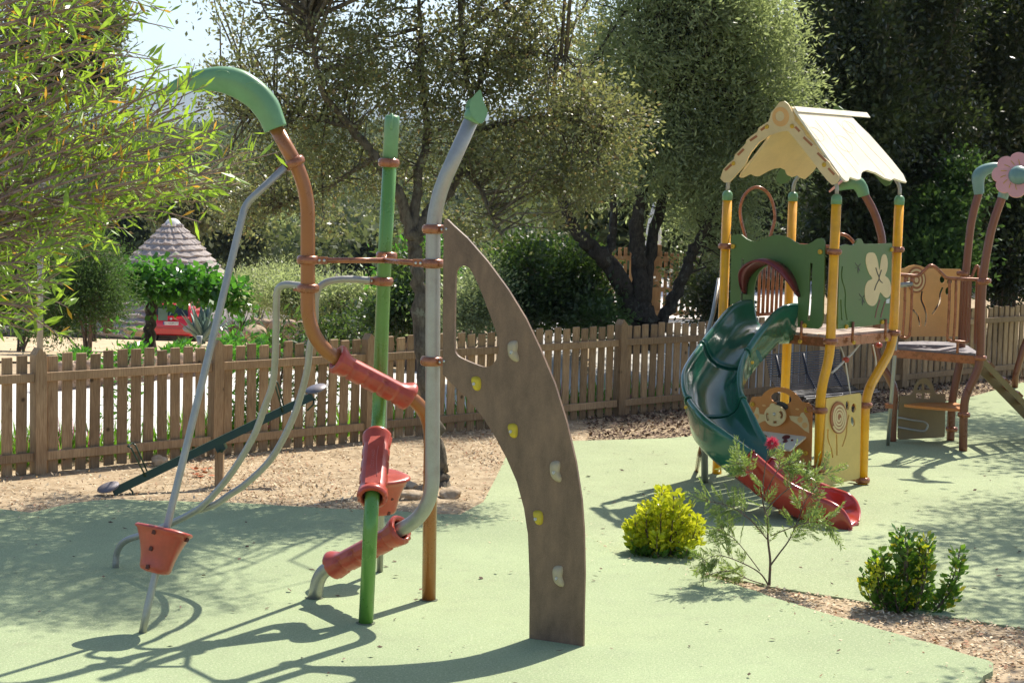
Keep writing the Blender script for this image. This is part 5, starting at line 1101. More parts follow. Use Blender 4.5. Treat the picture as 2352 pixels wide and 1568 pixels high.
for (u,v) in specs:
    Yt=YBt+rnd.uniform(-.55,.55); tip=at(u,v,Yt)
    v0=np.interp(v,[-80,60,200,500,780],[60,330,560,690,790]); st=at(-330,v0+rnd.uniform(-60,60),YBt+rnd.uniform(-.2,.2))
    mid=at((u-330)*.5-20,(v+v0)*.5-rnd.uniform(10,50) if v<600 else (v+v0)*.5-40,(Yt+YBt)/2+rnd.uniform(-.1,.1))
    C=cat([tuple(st),tuple(mid),tuple(tip)],8); Ln=np.linalg.norm(C[-1]-C[0])
    mbw.tube([Vector(c) for c in C],[.0075*(1-.8*i/(len(C)-1))+.0012 for i in range(len(C))],6,cap=False)
    # side shoots and leaves
    shoots=[(C[i:],1.0) for i in (8,)]
    for j in range(rnd.randint(6,10)):
        i=rnd.randint(5,len(C)-3); a=C[i]; d=C[i+1]-C[i]; d/=np.linalg.norm(d); sdv=RNG.normal(size=3); sdv-=d*sdv.dot(d); sdv/=np.linalg.norm(sdv)
        dd=d*.85+sdv*.5; dd/=np.linalg.norm(dd); ln=rnd.uniform(.12,.32); e=a+dd*ln+np.array((0,0,rnd.uniform(-.02,.05))); m=(a+e)/2+RNG.normal(0,.015,3); S_c=cat([tuple(a),tuple(m),tuple(e)],5)
        mbw.tube([Vector(c) for c in S_c],[.0028*(1-.7*q/(len(S_c)-1))+.0007 for q in range(len(S_c))],5,cap=False); shoots.append((S_c,1.35))
    for S_c,den in shoots:
        S_c=np.array(S_c); seg=np.linalg.norm(np.diff(S_c,axis=0),axis=1); tot=seg.sum(); nl=int(tot*23*den)
        if nl<1: continue
        tt=RNG.uniform(.12,1,nl)**.8*tot; cs=np.concatenate([[0],np.cumsum(seg)]); ii=np.clip(np.searchsorted(cs,tt)-1,0,len(seg)-1)
        pos=S_c[ii]+(S_c[ii+1]-S_c[ii])*((tt-cs[ii])/seg[ii])[:,None]; dr=unit(S_c[ii+1]-S_c[ii]); sd=RNG.normal(size=(nl,3)); sd-=dr*(sd*dr).sum(1,keepdims=True); sd=unit(sd)
        leafs_C.append(pos); leafs_D.append(dr*RNG.uniform(.3,1.1,(nl,1))+sd*.85+np.array((0,0,.12))); leafs_L.append(RNG.uniform(.045,.09,nl))
part('branches',mbw,M['btwig'],bt_)['kind']='stuff'
LC=np.concatenate(leafs_C); LD=np.concatenate(leafs_D); LL=np.concatenate(leafs_L)
inv=(LC[:,0]/LC[:,1]*FPX+CX>-30); order=np.argsort(-LL*inv)
big=order[:300]; rest=order[300:]
V,Fq=quads(LC[rest],LD[rest],LL[rest],LL[rest]*.085,tip=.55); me=fast('foliage',V-np.array(bbase),Fq,M['bottle']); o=link('foliage',me,None,bt_); o['kind']='stuff'
lms=[]
for k in range(4):
    me=bpy.data.meshes.new('leaf'); w=.085+.01*k; me.from_pydata([(0,0,0),(.3,w*.75,.015),(.6,w,.02),(1,0,0),(.6,-w,.02),(.3,-w*.75,.015),(.3,0,0),(.6,0,.0)],[],[(0,6,1),(0,5,6),(6,7,2,1),(6,5,4,7),(7,3,2),(7,4,3)]); me.materials.append(M['bottle']); lms.append(me)
for i in big:
    d=Vector(LD[i]).normalized(); r=Vector(RNG.normal(size=3)); s_=d.cross(r).normalized(); n_=d.cross(s_); o=link('leaf',lms[int(i)%4],None,bt_); p=Vector(LC[i])-bbase; L_=float(LL[i])*1.05
    o.matrix_local=Matrix(((d.x*L_,s_.x*L_,n_.x*L_,p.x),(d.y*L_,s_.y*L_,n_.y*L_,p.y),(d.z*L_,s_.z*L_,n_.z*L_,p.z),(0,0,0,1)))

# ---------------------------------------------------------------- planting bed
def euonymus(label,base,stems,mat_lo,mat_hi,seed,hi):
    rr=random.Random(seed); t=thing('euonymus_bush',label,'shrub',tuple(base)); mb=MB(); C=[];D=[];Lg=[];T_=[]
    for (dx,dy,h,ln) in stems:
        tipp=np.array((base.x+dx,base.y+dy,base.z+h)); b0=np.array((base.x+dx*.25,base.y+dy*.25,base.z-.03)); m=(tipp+b0)/2+np.array((dx*.2,dy*.2,0)); S_c=np.array(cat([tuple(b0),tuple(m),tuple(tipp)],8))
        mb.tube([Vector(c) for c in S_c],[.006*(1-.6*i/(len(S_c)-1)) for i in range(len(S_c))],6,cap=False)
        for j in range(ln):
            f=rr.random()**.75; f=.15+.85*f; x=f*(len(S_c)-1); i=min(int(x),len(S_c)-2); p=S_c[i]+(S_c[i+1]-S_c[i])*(x-i)
            side=np.array((rr.gauss(0,1),rr.gauss(0,1),0)); side/=np.linalg.norm(side)+1e-9; tw=rr.uniform(.01,.07)*(1.25-f); p=p+side*tw+np.array((0,0,rr.uniform(-.01,.02)))
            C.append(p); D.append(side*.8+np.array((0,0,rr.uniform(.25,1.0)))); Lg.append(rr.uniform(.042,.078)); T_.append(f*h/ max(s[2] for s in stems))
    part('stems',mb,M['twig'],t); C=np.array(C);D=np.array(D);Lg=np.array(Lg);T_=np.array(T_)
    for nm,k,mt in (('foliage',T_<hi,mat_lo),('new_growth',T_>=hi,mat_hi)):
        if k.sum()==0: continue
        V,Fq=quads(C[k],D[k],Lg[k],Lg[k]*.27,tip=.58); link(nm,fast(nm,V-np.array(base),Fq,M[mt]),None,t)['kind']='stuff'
    return t
b=gd(1520,1288,-.09); rr=random.Random(3); st=[]
for k in range(46):
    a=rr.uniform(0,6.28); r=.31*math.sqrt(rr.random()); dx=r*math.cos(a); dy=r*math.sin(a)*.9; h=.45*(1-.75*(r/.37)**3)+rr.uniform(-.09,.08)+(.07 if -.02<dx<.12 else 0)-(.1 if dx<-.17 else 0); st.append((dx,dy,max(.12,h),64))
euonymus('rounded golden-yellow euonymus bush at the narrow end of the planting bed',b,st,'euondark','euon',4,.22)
b=gd(2085,1418,-.09); rr=random.Random(8); st=[]
cl=[(-.22,0,.42),(-.27,.05,.24),(-.13,-.06,.28),(-.055,.05,.56),(-.03,0,.42),(.11,0,.54),(.13,.06,.40),(.34,.02,.42),(.3,-.03,.24),(-.05,.0,.5),(.10,.03,.50),(-.24,.0,.36)]
for k in range(52):
    c=cl[k%len(cl)]; st.append((c[0]+rr.gauss(0,.02),c[1]+rr.gauss(0,.04),max(.1,c[2]+rr.gauss(0,.03)),32))
euonymus('upright green euonymus shrub with yellow patches near the lower right corner',b,st,'euondark','euondark',9,.85)
# small gold sprays inside that shrub
b2=Vector(b); C=[];D=[];Lg=[]
for (u,v) in ((2005,1300),(2012,1325),(2028,1312),(2060,1350),(2118,1300),(2122,1275),(2116,1330),(2100,1385),(1992,1345),(2040,1340),(2125,1250)):
    for j in range(20): C.append(np.array(at(u,v,b.y-.07))+RNG.normal(0,.03,3)); D.append(RNG.normal(0,.6,3)+np.array((0,0,.6))); Lg.append(random.uniform(.03,.045))
V,Fq=quads(np.array(C),np.array(D),np.array(Lg),np.array(Lg)*.27,tip=.58)
eu=[o for o in COL.objects if o.name.startswith('euonymus_bush')][-1]; link('gold_sprays',fast('gold_sprays',V-np.array(eu.location),Fq,M['euon']),None,eu)
# grevillea
gb_=gd(1765,1359,-.08); YG=gb_.y; gr=thing('grevillea_shrub','feathery open grevillea shrub with one pink flower standing in front of the slide','shrub',tuple(gb_)); mb=MB(); C=[];D=[];Lg=[];W_=[]
main=[[(1766,1362,0,.012),(1768,1320,0,.010),(1769,1285,0,.009),(1764,1240,0,.0075),(1762,1190,0,.006),(1752,1150,.05,.005),(1755,1090,.05,.004),(1768,1020,.05,.0025)],
 [(1766,1345,0,.007),(1745,1315,-.1,.005),(1700,1290,-.15,.004),(1650,1275,-.2,.003),(1610,1290,-.2,.002)],[(1768,1300,0,.007),(1790,1270,.05,.006),(1812,1240,.1,.005),(1830,1200,.15,.004),(1850,1150,.2,.003),(1880,1110,.2,.002)],
 [(1764,1240,0,.005),(1720,1190,-.1,.004),(1670,1160,-.15,.003),(1620,1150,-.2,.002)],[(1760,1170,0,.005),(1800,1130,.1,.004),(1850,1100,.15,.003),(1905,1085,.2,.002)],[(1756,1120,.05,.004),(1720,1080,0,.003),(1690,1060,0,.002)],[(1770,1230,0,.005),(1820,1210,-.1,.004),(1870,1195,-.15,.003),(1910,1200,-.2,.002)],[(1755,1140,.05,.004),(1790,1075,.1,.003),(1830,1060,.1,.002)],[(1766,1345,0,.005),(1720,1330,.05,.004),(1670,1310,.05,.0035),(1610,1325,0,.002)],[(1745,1310,-.1,.004),(1690,1240,-.15,.003),(1650,1215,-.1,.002)]]
for m in main:
    Cc=np.array(cat([(*at(u,v,YG+dy),r) for u,v,dy,r in m],6)); mb.tube([Vector(c[:3]) for c in Cc],[c[3] for c in Cc],6,cap=False); n=len(Cc)
    for j in range(26 if m is not main[0] else 17):
        i=random.randint(int(n*.40),n-2); p=Cc[i][:3]; d=Cc[i+1][:3]-Cc[i][:3]; d/=np.linalg.norm(d); sd=RNG.normal(size=3); sd-=d*sd.dot(d); sd/=np.linalg.norm(sd); rd_=d*.55+sd*.8+np.array((0,0,.1)); rd_/=np.linalg.norm(rd_); ln=random.uniform(.10,.2)
        pl=unit(np.cross(rd_,RNG.normal(size=3))[None])[0]; e=p+rd_*ln; mb.tube([Vector(p),Vector(e)],[.0016,.0006],4,cap=False)
        for q in np.linspace(.18,1,15):
            for s_ in (-1,1): C.append(p+rd_*ln*q); D.append(rd_*.75+pl*s_*.75+RNG.normal(0,.12,3)); Lg.append(random.uniform(.035,.06)*(1.15-.5*q)); W_.append(.0038)
part('stems',mb,M['twig'],gr); V,Fq=quads(np.array(C),np.array(D),np.array(Lg),np.array(W_)); link('foliage',fast('foliage',V-np.array(gb_),Fq,M['grev']),None,gr)
fc=np.array(at(1774,1018,YG+.05)); n=420; dd=unit(RNG.normal(size=(n,3))+np.array((0,0,.3))); V,Fq=quads(fc+dd*.012,dd,RNG.uniform(.025,.055,n),np.full(n,.0022)); link('flower',fast('flower',V-np.array(gb_),Fq,M['pinkfl']),None,gr)
# ---------------------------------------------------------------- shade tree outside the right edge
bs=[(np.array(p,float),np.array(r,float),1.0) for p,r in (((6.0,16.3,5.0),(.95,1.1,.7)),((6.4,18.7,5.3),(1.0,1.2,.7)),((6.1,14.9,4.6),(.65,.6,.5)),((7.6,20.5,6.0),(1.4,1.4,.9)),((8.6,17.5,5.6),(1.3,1.5,.9)),((9.6,22.5,6.0),(1.6,1.6,1.0)),((5.0,13.9,4.4),(.45,.35,.3)))]
b=Vector((8.4,18.5,-.08)); lb=[[(b,.2),(b+Vector((-.1,-.1,2)),.15),(Vector((7.8,18.4,3.8)),.11),(Vector((7.2,18,5)),.05)]]+[[(Vector((7.9,18.4,3.4)),.07),(Vector((7.0,17.4,4.4)),.05),(Vector(q[0]),.015)] for q in bs]
tree('oak_tree','oak tree just outside the right edge whose crown dapples the rubber with shade','tree',b,lb,bs,M['oak'],M['barkoak'],21000,.075,.024,30,.2,.1,twf=.5)

bs=[(np.array(p,float),np.array(r,float),1.0) for p,r in (((8.3,25.0,5.0),(1.0,1.0,.7)),((9.6,27.2,5.6),(1.3,1.4,.9)),((7.9,23.2,4.8),(.8,.8,.5)),((10.8,24.4,5.4),(1.3,1.3,.9)),((8.6,27.6,6.8),(1.1,1.3,.8)))]
b=Vector((10.6,26.0,-.08)); lb=[[(b,.2),(b+Vector((-.1,-.1,2)),.16),(Vector((10.0,25.6,3.8)),.11),(Vector((9.4,25.4,5)),.05)]]+[[(Vector((10.1,25.7,3.4)),.07),(Vector((9.4,25.2,4.4)),.05),(Vector(q[0]),.015)] for q in bs]
tree('oak_tree','oak tree outside the right edge whose crown shades the ground around the flower tower','tree',b,lb,bs,M['oak'],M['barkoak'],15000,.085,.026,30,.2,.1,twf=.5)

# ---------------------------------------------------------------- far woods on the hillside (one mass)
n=2600; yy=RNG.uniform(100,720,n)**1.0; xx=(RNG.uniform(-.36,.16,n))*yy; zz=zt(xx,yy); per=110
R_=RNG.uniform(1.3,3.2,n)*(1+yy/900); cen=np.stack([xx,yy,zz+R_*.55],1); base=np.repeat(cen,per,0); rr_=np.repeat(R_,per)
d=unit(RNG.normal(size=(n*per,3))); d[:,2]=np.abs(d[:,2])*1.1-.35; off=d*rr_[:,None]*RNG.uniform(.55,1.05,(n*per,1))*np.array((1,1,.85))
V,Fq=quads(base+off,RNG.normal(size=(n*per,3))+d*.4,rr_*RNG.uniform(.10,.24,n*per),rr_*.055); o=link('hillside_woodland',fast('hillside_woodland',V,Fq,M['wood_far'])); o['kind']='stuff'
# ================================================================ BEYOND THE FENCE
def gz(u,v,Y): p=at(u,v,Y); return Vector((p.x,p.y,zt1(p.x,p.y)))
# thatched huts
def hut(label,apexu,apexv,Y,rtot,htot,courses,group=None,cap=True):
    ap=Vector(at(apexu,apexv,Y)); t=thing('thatched_hut',label,'hut',(ap.x,ap.y,zt1(ap.x,ap.y)),group); zb=ap.z-htot; g=zt1(ap.x,ap.y)
    mb=MB(); mb.lathe((ap.x,ap.y,min(g,zb-.2)-.3),zv,[(rtot*.82,0),(rtot*.82,zb-min(g,zb-.2)+.5)],32); part('wall',mb,M['white'],t)
    rr=random.Random(int(apexu)); n=64
    for k in range(courses):
        f0=k/courses; f1=(k+1)/courses; r0=rtot*(f0**.92)*1.0+.12; r1=rtot*(f1**.92)+.12; z0=ap.z-htot*f0; z1=ap.z-htot*f1; mb=MB(); vs=[]
        for r,z in ((r0*.96,z0+.0),(r1+.05,z1+.02),(r1+.02,z1-.08),(r1-.12,z1-.02)):
            for j in range(n): a=2*math.pi*j/n; jr=rr.uniform(-.03,.03) if r>=r1 else 0; vs.append((ap.x+(r+jr)*math.cos(a),ap.y+(r+jr)*math.sin(a),z+(rr.uniform(-.05,.03) if r>=r1 else 0)))
        mb.add(vs,[(i*n+j,i*n+(j+1)%n,(i+1)*n+(j+1)%n,(i+1)*n+j) for i in range(3) for j in range(n)]); part('thatch_course',mb,M['thatch'],t)
    if cap:
        mb=MB(); mb.lathe(ap-zv*.12,zv,[(.40,-.22),(.36,-.1),(.28,.05),(.2,.14),(.1,.19),(0,.2)],20); part('roof_cap',mb,M['white'],t)
    else:
        n=60; D=np.stack([RNG.normal(0,.5,n),RNG.normal(0,.5,n),np.ones(n)],1); V,F_=quads(np.repeat(np.array(ap)[None],n,0),D,RNG.uniform(.25,.5,n),np.full(n,.02)); link('roof_tuft',fast('roof_tuft',V-np.array(t.location),F_,M['thatch']),None,t)
    return t
hut('large round thatched hut with a white cap behind the mulberry tree',397,506,72,3.75,4.1,19)
hut('small thatched cone roof left of the brown pole, farther left of the two',590,612,112,2.0,1.7,6,'small thatched huts beyond the car park',False)
hut('small thatched cone roof close to the left of the brown pole',655,624,108,2.0,1.7,6,'small thatched huts beyond the car park',False)
hut('small thatched cone roof between the brown and the green pole',800,614,110,2.2,1.8,6,'small thatched huts beyond the car park',False)
# reception building with its sign
Yr=52; p=gz(690,760,Yr); t=thing('reception_building','white reception building with a brown name board glimpsed under the olive','building',tuple(p))
mb=MB(); c=at(690,722,Yr); mb.box(Vector((c.x,c.y+1.0,c.z-.5)),((1,0,0),(0,1,0),(0,0,1)),(2.3,2.0,1.9)); part('wall',mb,M['white'],t)
mb=MB(); c2_=at(705,729,Yr-.15); mb.box(c2_,((1,0,0),(0,1,0),(0,0,1)),(.98,.04,.17)); sg=part('sign_board',mb,M['signw'],t)
put_text('RECEPTION',.15,Vector(c2_)+Vector((0,-.03,0)),(1,0,0),(0,0,1),M['plate'],sg)
mb=MB(); c=at(560,722,Yr+2); mb.lathe(Vector((c.x,c.y,c.z-.5)),zv,[(1.7,0),(1.75,.08),(.9,.55),(.1,.95),(0,1.0)],28); part('roof',mb,M['thatch'],t)
# round sign on the wall
c=at(688,749,33); mb=MB(); mb.lathe(c,(0,-1,0),[(.075,0),(.075,.01),(0,.01)],20); g=thing('road_sign','small round red and blue sign in front of the stone wall beside the brown pole','sign',tuple(c)); part('disc',mb,M['carred'],g); mb=MB(); mb.lathe(c+Vector((0,-.011,0)),(0,-1,0),[(.055,0),(.055,.003),(0,.003)],18); M['signblue']=paint('sign_blue',(.03,.06,.3),.4); part('disc_centre',mb,M['signblue'],g); mb=MB(); mb.tube([c+Vector((0,.01,0)),c+Vector((0,.01,-.6))],.012,8); part('pole',mb,M['silver'],g)
# cars seen from behind
def car(label,cu,vb,Y,mat,W=1.66,H=1.48,Ln=3.9,plate=None,yaw=0,name='parked_car'):
    p=at(cu,vb,Y); t=thing(name,label,'car',(p.x,p.y,p.z)); cx,cy,cz=p
    def X(x,y,z): return Vector((cx+x*math.cos(yaw)-y*math.sin(yaw),cy+x*math.sin(yaw)+y*math.cos(yaw),cz+z))
    # lengthwise sections: (y, half width bottom, half width top, zbottom, ztop)
    h=W/2; sec=[(0,h*.90,h*.86,.32,.62),(.04,h*.97,h*.92,.28,.82),(.12,h,h*.97,.25,.93),(.5,h,h*.98,.22,.95),(2.0,h,h*.98,.2,.94),(2.9,h,h*.97,.22,.9),(3.6,h*.97,h*.9,.25,.78),(Ln,h*.85,h*.8,.32,.6)]
    mb=MB(); vs=[]; m=10
    for y,wb,wt,z0,z1 in sec:
        for x,z in ((-wb*.9,z0),(-wb,z0+.1),(-wb*1.01,(z0+z1)/2),(-wt,z1-.06),(-wt*.93,z1),(wt*.93,z1),(wt,z1-.06),(wb*1.01,(z0+z1)/2),(wb,z0+.1),(wb*.9,z0)): vs.append(X(x,y,z))
    k=len(sec); fs=[(i*m+j,i*m+(j+1)%m,(i+1)*m+(j+1)%m,(i+1)*m+j) for i in range(k-1) for j in range(m)]+[tuple(range(m))[::-1],tuple((k-1)*m+j for j in range(m))]; mb.add(vs,fs,True); part('body',mb,mat,t)
    cs=[(.12,h*.93,.9,h*.88),(.28,h*.90,1.25,h*.80),(.5,h*.88,H-.04,h*.72),(1.6,h*.88,H,h*.72),(2.2,h*.9,H-.05,h*.74),(2.9,h*.93,.9,h*.88)]
    mb=MB(); vs=[]
    for y,wb,z1,wt in cs: 
        for x,z in ((-wb*1.0,.86),(-(wb+wt)/2,(z1+.86)/2),(-wt,z1-.04),(-wt*.85,z1),(wt*.85,z1),(wt,z1-.04),((wb+wt)/2,(z1+.86)/2),(wb,.86)): vs.append(X(x,y,z))
    k=len(cs); fs=[(i*8+j,i*8+(j+1)%8,(i+1)*8+(j+1)%8,(i+1)*8+j) for i in range(k-1) for j in range(8)]+[tuple(range(8))[::-1],tuple((k-1)*8+j for j in range(8))]; mb.add(vs,fs,True); part('cabin',mb,mat,t)
    mb=MB(); mb.add([X(-h*.72,.10,.97),X(h*.72,.10,.97),X(h*.64,.33,1.34),X(-h*.64,.33,1.34)],[(0,1,2,3)]); part('rear_window',mb,M['glass'],t)
    for s in (-1,1):
        mb=MB(); mb.box(X(s*h*.88,.05,.82),((1,0,0),(0,1,0),(0,0,1)),(.16,.1,.3)); part('tail_lamp',mb,M['lamp'],t)
        for y in (.72,3.0):
            mb=MB(); mb.lathe(X(s*h*.86,y,.31),(1,0,0),[(.2,-.1),(.3,-.1),(.31,-.06),(.31,.06),(.3,.1),(.2,.1)],22); part('wheel',mb,M['tyre'],t)
    mb=MB(); mb.box(X(0,-.03,.42),((1,0,0),(0,1,0),(0,0,1)),(W*.95,.12,.2)); bu=part('bumper',mb,mat,t)
    mb=MB(); mb.box(X(0,.0,.70),((1,0,0),(0,1,0),(0,0,1)),(.54,.05,.12)); pl=part('number_plate',mb,M['plate'],t)
    if plate:
        put_text(plate,.095,X(.02,-.028,.70),(1,0,0),(0,0,1),M['ink'],pl)
        mb=MB(); mb.box(X(-.25,-.026,.70),((1,0,0),(0,1,0),(0,0,1)),(.045,.004,.11)); part('plate_band',mb,M['signblue'],pl)
    mb=MB(); mb.lathe(X(0,.02,.86),(0,-1,0),[(.045,-.02),(.045,.012),(0,.014)],16); part('badge',mb,M['bolt'],t)
    return t
car('bright red hatchback parked beyond the fence behind the mulberry trunk',392,787,67,M['carred'],plate='11-GUM-77')
car('dark green-grey off-road car parked at the left edge of the car park',5,797,66,M['cargrey'],W=1.8,H=1.8)
# mulberry
Ym=40; b=gz(348,800,Ym)
lb=[[(b-zv*.1,.15),(Vector(at(346,745,Ym)),.125),(Vector(at(350,700,Ym)),.12),(Vector(at(356,680,Ym)),.13)]]+[[(Vector(at(354,688,Ym)),.07),(Vector(at((354+u)/2,676,Ym)),.05),(Vector(at(u,v,Ym)),.03)] for u,v in ((300,650),(420,650),(500,668),(380,640),(545,680))]
mt=tree('mulberry_tree','flat-topped mulberry tree with large bright leaves in front of the thatched hut','tree',b,lb,[bl(325,650,Ym,50,34,.6),bl(390,655,Ym,60,38,.7),bl(455,655,Ym,55,34,.6),bl(515,675,Ym,50,32,.6),bl(560,685,Ym,25,26,.3,.8),bl(290,640,Ym,22,24,.3,.8),bl(365,632,Ym,40,22,.5)],M['mulb'],M['barkdark'],4200,.15,.055,14,.16,.35,twf=.4)
mb=MB(); c=at(374,722,Ym-.3); mb.box(c,((1,0,0),(0,1,0),(0,0,1)),(.2,.01,.26)); nb=solo('notice_board',mb,M['bluecap'],'small pale green notice hung beside the mulberry trunk','sign',loc=tuple(c))
# other greenery left
def sh(label,u,v,Y,blobs,n,L,W,mat,**k): return shrub(label,u,v,Y,blobs,n,L,W,mat,sig=.2,group='shrubs beyond the road on the left',**k)
sh('feathery bright green juniper left of the mulberry',205,800,34,[bl(215,600,34,55,55,.6),bl(205,660,34,75,60,.8),bl(240,705,34,50,45,.5),bl(150,690,34,60,55,.7),bl(120,740,34.3,50,35,.5)],26000,.07,.010,'juniper',stems=6)
sh('dark leafy bush at the left edge behind the bottlebrush',50,790,37,[bl(40,640,37,80,90,1.0),bl(100,590,37.5,50,70,.7),bl(60,720,36.5,60,40,.6)],13000,.09,.025,'shrub')
for lab,u,bs,nn in (('silvery olive bush in front of the reception sign',690,[bl(650,675,38,55,40,.6),bl(700,690,38,60,48,.6),bl(735,680,38,45,42,.5)],11000),('silvery olive bush just left of the green pole',800,[bl(790,690,37,60,50,.6),bl(840,700,37,50,45,.5),bl(770,720,37,45,34,.4)],11000),('pale olive scrub right of the thatched hut',585,[bl(600,668,44,60,35,.7),bl(560,650,46,50,26,.7),bl(640,640,48,60,26,.7)],9000)):
    sh(lab,u,760,bs[0][0][1],bs,nn,.085,.013,'olive',stems=4,bark='barkdark')
sh('low leafy plants spilling over the pink stone wall',770,770,31.5,[bl(745,760,31.5,35,24,.3),bl(800,765,31.3,40,22,.3),bl(835,745,32,35,22,.3)],3000,.08,.018,'shrub',stems=3)
sh('loose grey-leaved tree at the top left corner behind the bottlebrush',215,780,58,[bl(215,60,58,70,110,1.2),bl(180,180,58,80,80,1.2),bl(90,100,58,110,130,1.6),bl(250,200,58,50,50,.8,.6),bl(50,270,58,80,80,1.2)],30000,.17,.03,'wood_far',name='tall_tree',cat_='tree',stems=6,bark='barkdark')
for lab,u,v,Y,ru,rv in (('bushy scrub oak on the slope straight above the thatched hut',430,480,95,70,45),('dark bushy tree on the slope between the leaning pole and the brown pole',540,540,100,75,55),('light green tree on the slope just left of the brown pole',640,545,118,70,50),('rounded green tree on the slope between the brown and green poles',790,545,120,80,55),('dark tree on the slope left of the green pole',850,585,105,50,50),('rounded pale tree high on the slope above the curved rails',700,470,190,60,40),('dark bushy tree on the slope at the left behind the bottlebrush',290,500,110,80,70),('broad bushy tree on the slope right of the oak trunk',1010,540,120,80,60),('dark thicket rising behind the trellis fence',1440,525,44,90,60),('dark thicket behind the trellis fence, right of the parasol',1590,535,46,80,60)):
    k=ppm(Y); g=gz(u,v,Y); c=np.array(at(u,v,Y)); zz=c[2]; bs=[bl(u,v,Y,ru*.8,rv*.8,ru/k*.8),bl(u-ru*.4,v+rv*.3,Y,ru*.5,rv*.5),bl(u+ru*.45,v+rv*.25,Y-.5,ru*.5,rv*.5),bl(u+ru*.1,v-rv*.4,Y,ru*.45,rv*.4)]
    tree('scrub_tree',lab,'tree',g,[[(g-zv*.3,.25),(Vector((g.x,g.y,(g.z+zz)/2)),.2),(Vector((c[0],c[1],zz)),.1)]],bs,M['olive' if 'pale' in lab or 'light' in lab else ('wood_far' if 'dark' in lab else 'oak')],M['barkdark'],5200,.34,.085,36,.5,.1,'scrub trees on the far slope',twf=0)
# agave, cordyline, rocks, pots, lamp post
def rosette(name,label,u,v,Y,nl,Lr,W,mat,cat_,lean=.5,seed=1):
    b=gz(u,v,Y); b.z=at(u,v,Y).z; t=thing(name,label,cat_,tuple(b)); rr=random.Random(seed)
    for k in range(nl):
        a=k*2.4+rr.uniform(-.2,.2); el=rr.uniform(lean,1.45); L=Lr*rr.uniform(.75,1.1); d=Vector((math.cos(a)*math.cos(el),math.sin(a)*math.cos(el),math.sin(el))); s=d.cross(zv).normalized(); n_=s.cross(d); vs=[];fs=[]
        for q in range(7):
            f=q/6; w=W*(1-f)**.7*(.7+.9*f*(1-f)*2); c=b+d*(L*f)+zv*(-.10*L*f*f)+n_*(.02*f); th=W*.16*(1-f)+.003
            vs+= [c-s*w+n_*w*.35,c-n_*th,c+s*w+n_*w*.35,c+n_*th*.2]
        for q in range(6):
            for j in range(4): fs.append((q*4+j,q*4+(j+1)%4,(q+1)*4+(j+1)%4,(q+1)*4+j))
        mb=MB(); mb.add(vs,fs,True); part('leaf',mb,mat,t)
    return t
rosette('agave_plant','big blue-grey agave beside the red car',463,790,30,22,.72,.085,M['agave'],'agave',.7,3)
rosette('cordyline_plant','spiky reddish cordyline right of the leaning silver pole',535,785,31,42,.42,.016,M['cordy'],'cordyline',.15,5)
rosette('grassy_palm','spiky green cordyline behind the reddish one',555,760,33,36,.42,.016,M['juniper'],'plant',.2,6)
def rock(label,u,v,Y,r,seed,group=None,z=None):
    me=rock_mesh('rock',r,seed,3,.35); o=link('rock',me,M['rock']); p=at(u,v,Y); o.location=p if z is None else (p.x,p.y,z); o.rotation_euler=(0,0,seed); return tag(o,label,'rock',group)
rock('rounded boulder right of the reddish cordyline',582,766,32,(.26,.2,.16),4); rock('flat boulder beside the red car',315,760,60,(.5,.3,.18),6)
for lab,u,v,r,s in (('squared stone block at the foot of the fence behind the seesaw',366,1066,(.13,.10,.075),11),('flat stone left of the oak trunk base',938,1121,(.13,.1,.05),12),('long low stone in front of the oak trunk, behind the silver pole',935,1146,(.2,.1,.06),13),('sunlit beige rock against the right side of the oak trunk base',1036,1141,(.15,.11,.085),14)):
    g=gd(u,v+8,-.08); rock(lab,u,v,g.y,r,s,'stones in the wood chips',z=-.02)
g=gz(247,765,60); c=at(247,765,60); mb=MB(); mb.lathe(c,zv,[(.13,0),(.17,.1),(.19,.3),(.2,.5),(.21,.52),(.17,.52),(.15,.45)],18); solo('clay_pot',mb,M['pot'],'tall brown clay pot below the juniper','pot',loc=tuple(c))
c=gz(92,830,26); mb=MB(); mb.tube([Vector((c.x,c.y,zt1(c.x,c.y))),at(92,640,26),at(95,420,26)],[.045,.042,.035],14); lp=thing('lamp_post','slim pale grey lamp post half hidden by the bottlebrush leaves','lamp post',tuple(c)); part('pole',mb,M['silver'],lp); mb=MB(); mb.box(at(99,418,26),((1,0,0),(0,1,0),(0,0,1)),(.16,.09,.05)); part('lamp_head',mb,M['silver'],lp)
for u,lab in ((458,'left'),(462,'right')): pass
c=at(458,790,29); mb=MB(); mb.tube([c-zv*.5,c,c+zv*.13],[.03,.034,.05],12); solo('steel_bollard',mb,M['silver'],'small shiny steel bollard light in front of the agave','light',loc=tuple(c))
# small oak-leaf litter: orange dry leaves by the seesaw
mb=MB(); rr=random.Random(2)
for k in range(16):
    g=gd(rr.uniform(436,478),rr.uniform(1068,1092),-.025); a=rr.uniform(0,6.28); d=Vector((math.cos(a),math.sin(a),rr.uniform(-.1,.5))); s=Vector((-math.sin(a),math.cos(a),rr.uniform(-.3,.3))); L=rr.uniform(.05,.1); mb.add([g,g+d*L*.5+s*L*.35,g+d*L,g+d*L*.5-s*L*.35],[(0,1,2,3)])
M['orangeleaf']=paint('orange_dry_leaf',(.42,.11,.025),.7); solo('dry_leaf_pile',mb,M['orangeleaf'],'little heap of orange dry leaves on the chips behind the seesaw post','dry leaves',kind='stuff')
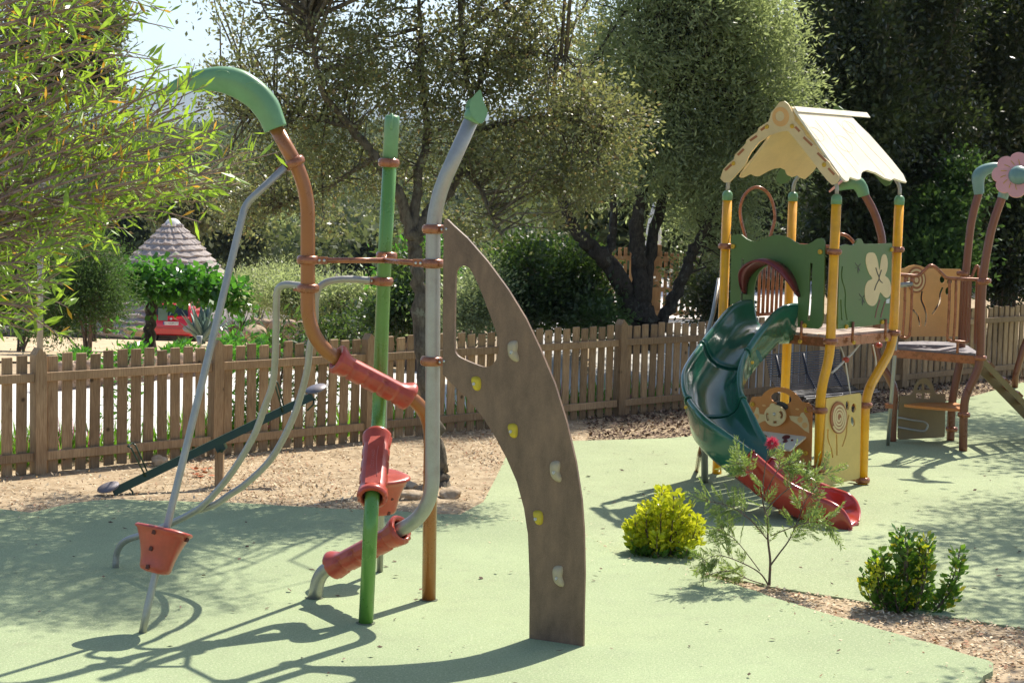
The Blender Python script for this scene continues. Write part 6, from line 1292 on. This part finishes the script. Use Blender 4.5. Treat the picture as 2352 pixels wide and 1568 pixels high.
# pine trellis fence behind the olive trunks
Yt=29.5; a=at(1365,738,Yt); b=at(1648,730,Yt+.6); d=(b-a); d.z=0; Ln=d.length; d.normalize(); a0=Vector((a.x,a.y,zt1(a.x,a.y))); zt0=min(zt1(a.x,a.y),zt1(b.x,b.y))
tf=thing('trellis_fence','tall orange pine lattice fence glowing in the sun behind the olive trunks','fence',tuple(a0)); nrm=Vector((-d.y,d.x,0))
lat=bevelled_box_mesh('trellis_slat',.055,.022,1.0,.003); lat.materials.append(M['pine'])
zlo=at(1500,728,Yt).z; zhi=at(1500,578,Yt).z
k=0; x=0.0
while x<Ln:
    top=zhi+.05*math.sin(x*3); h=top-zlo; o=link('trellis_slat',lat,None,tf); o.location=Vector((a.x,a.y,0))+d*x+zv*(zlo+h/2)-tf.location; o.scale=(1,1,h); o.rotation_euler=(0,random.uniform(-.01,.01),math.atan2(d.y,d.x)); x+=.098; k+=1
for zz in (zlo+.05,zlo+.42,zhi-.12):
    mb=MB(); mb.box(Vector((a.x,a.y,0))+d*(Ln/2)+nrm*-.03+zv*zz,(d,nrm,zv),(Ln,.035,.07)); part('trellis_rail',mb,M['pine'],tf)
mb=MB(); mb.box(Vector((a.x,a.y,0))+d*(Ln/2)+zv*(zlo-.12),(d,nrm,zv),(Ln+.1,.05,.16)); part('base_board',mb,M['stone'],tf)
for x in (0,Ln*.5,Ln): mb=MB(); mb.box(Vector((a.x,a.y,0))+d*x+nrm*.04+zv*((zlo+zhi)/2-.15),(d,nrm,zv),(.09,.09,zhi-zlo+.5)); part('trellis_post',mb,M['pine'],tf)
# closed pale parasol behind the trunks
c=gz(1506,700,33); mb=MB(); tp=at(1504,470,33); bt0=at(1500,575,33); mb.lathe(bt0,(tp-bt0),[(.10,0),(.14,.1),(.13,.35),(.09,.6),(.03,.82),(0,.85)],16,lambda an:1+.12*math.cos(6*an)); ps=thing('closed_parasol','closed white parasol standing behind the olive trunks','parasol',tuple(c)); part('canopy',mb,M['white'],ps); mb=MB(); mb.tube([c,bt0],.025,10); part('pole',mb,M['silver'],ps)
# ================================================================ HAZE
hz=MB(); hz.box((0,4800,210),((1,0,0),(0,1,0),(0,0,1)),(21000,10000,460)); hm=bpy.data.materials.new('thin_air_haze'); hm.use_nodes=True; nt=hm.node_tree; nt.nodes.clear()
pv=nt.nodes.new('ShaderNodeVolumePrincipled'); pv.inputs['Color'].default_value=(.55,.76,1,1); pv.inputs['Density'].default_value=.00009; pv.inputs['Anisotropy'].default_value=.3; mo=nt.nodes.new('ShaderNodeOutputMaterial'); nt.links.new(pv.outputs[0],mo.inputs['Volume'])
ho=link('haze',hz.mesh('haze'),hm); ho['kind']='stuff'
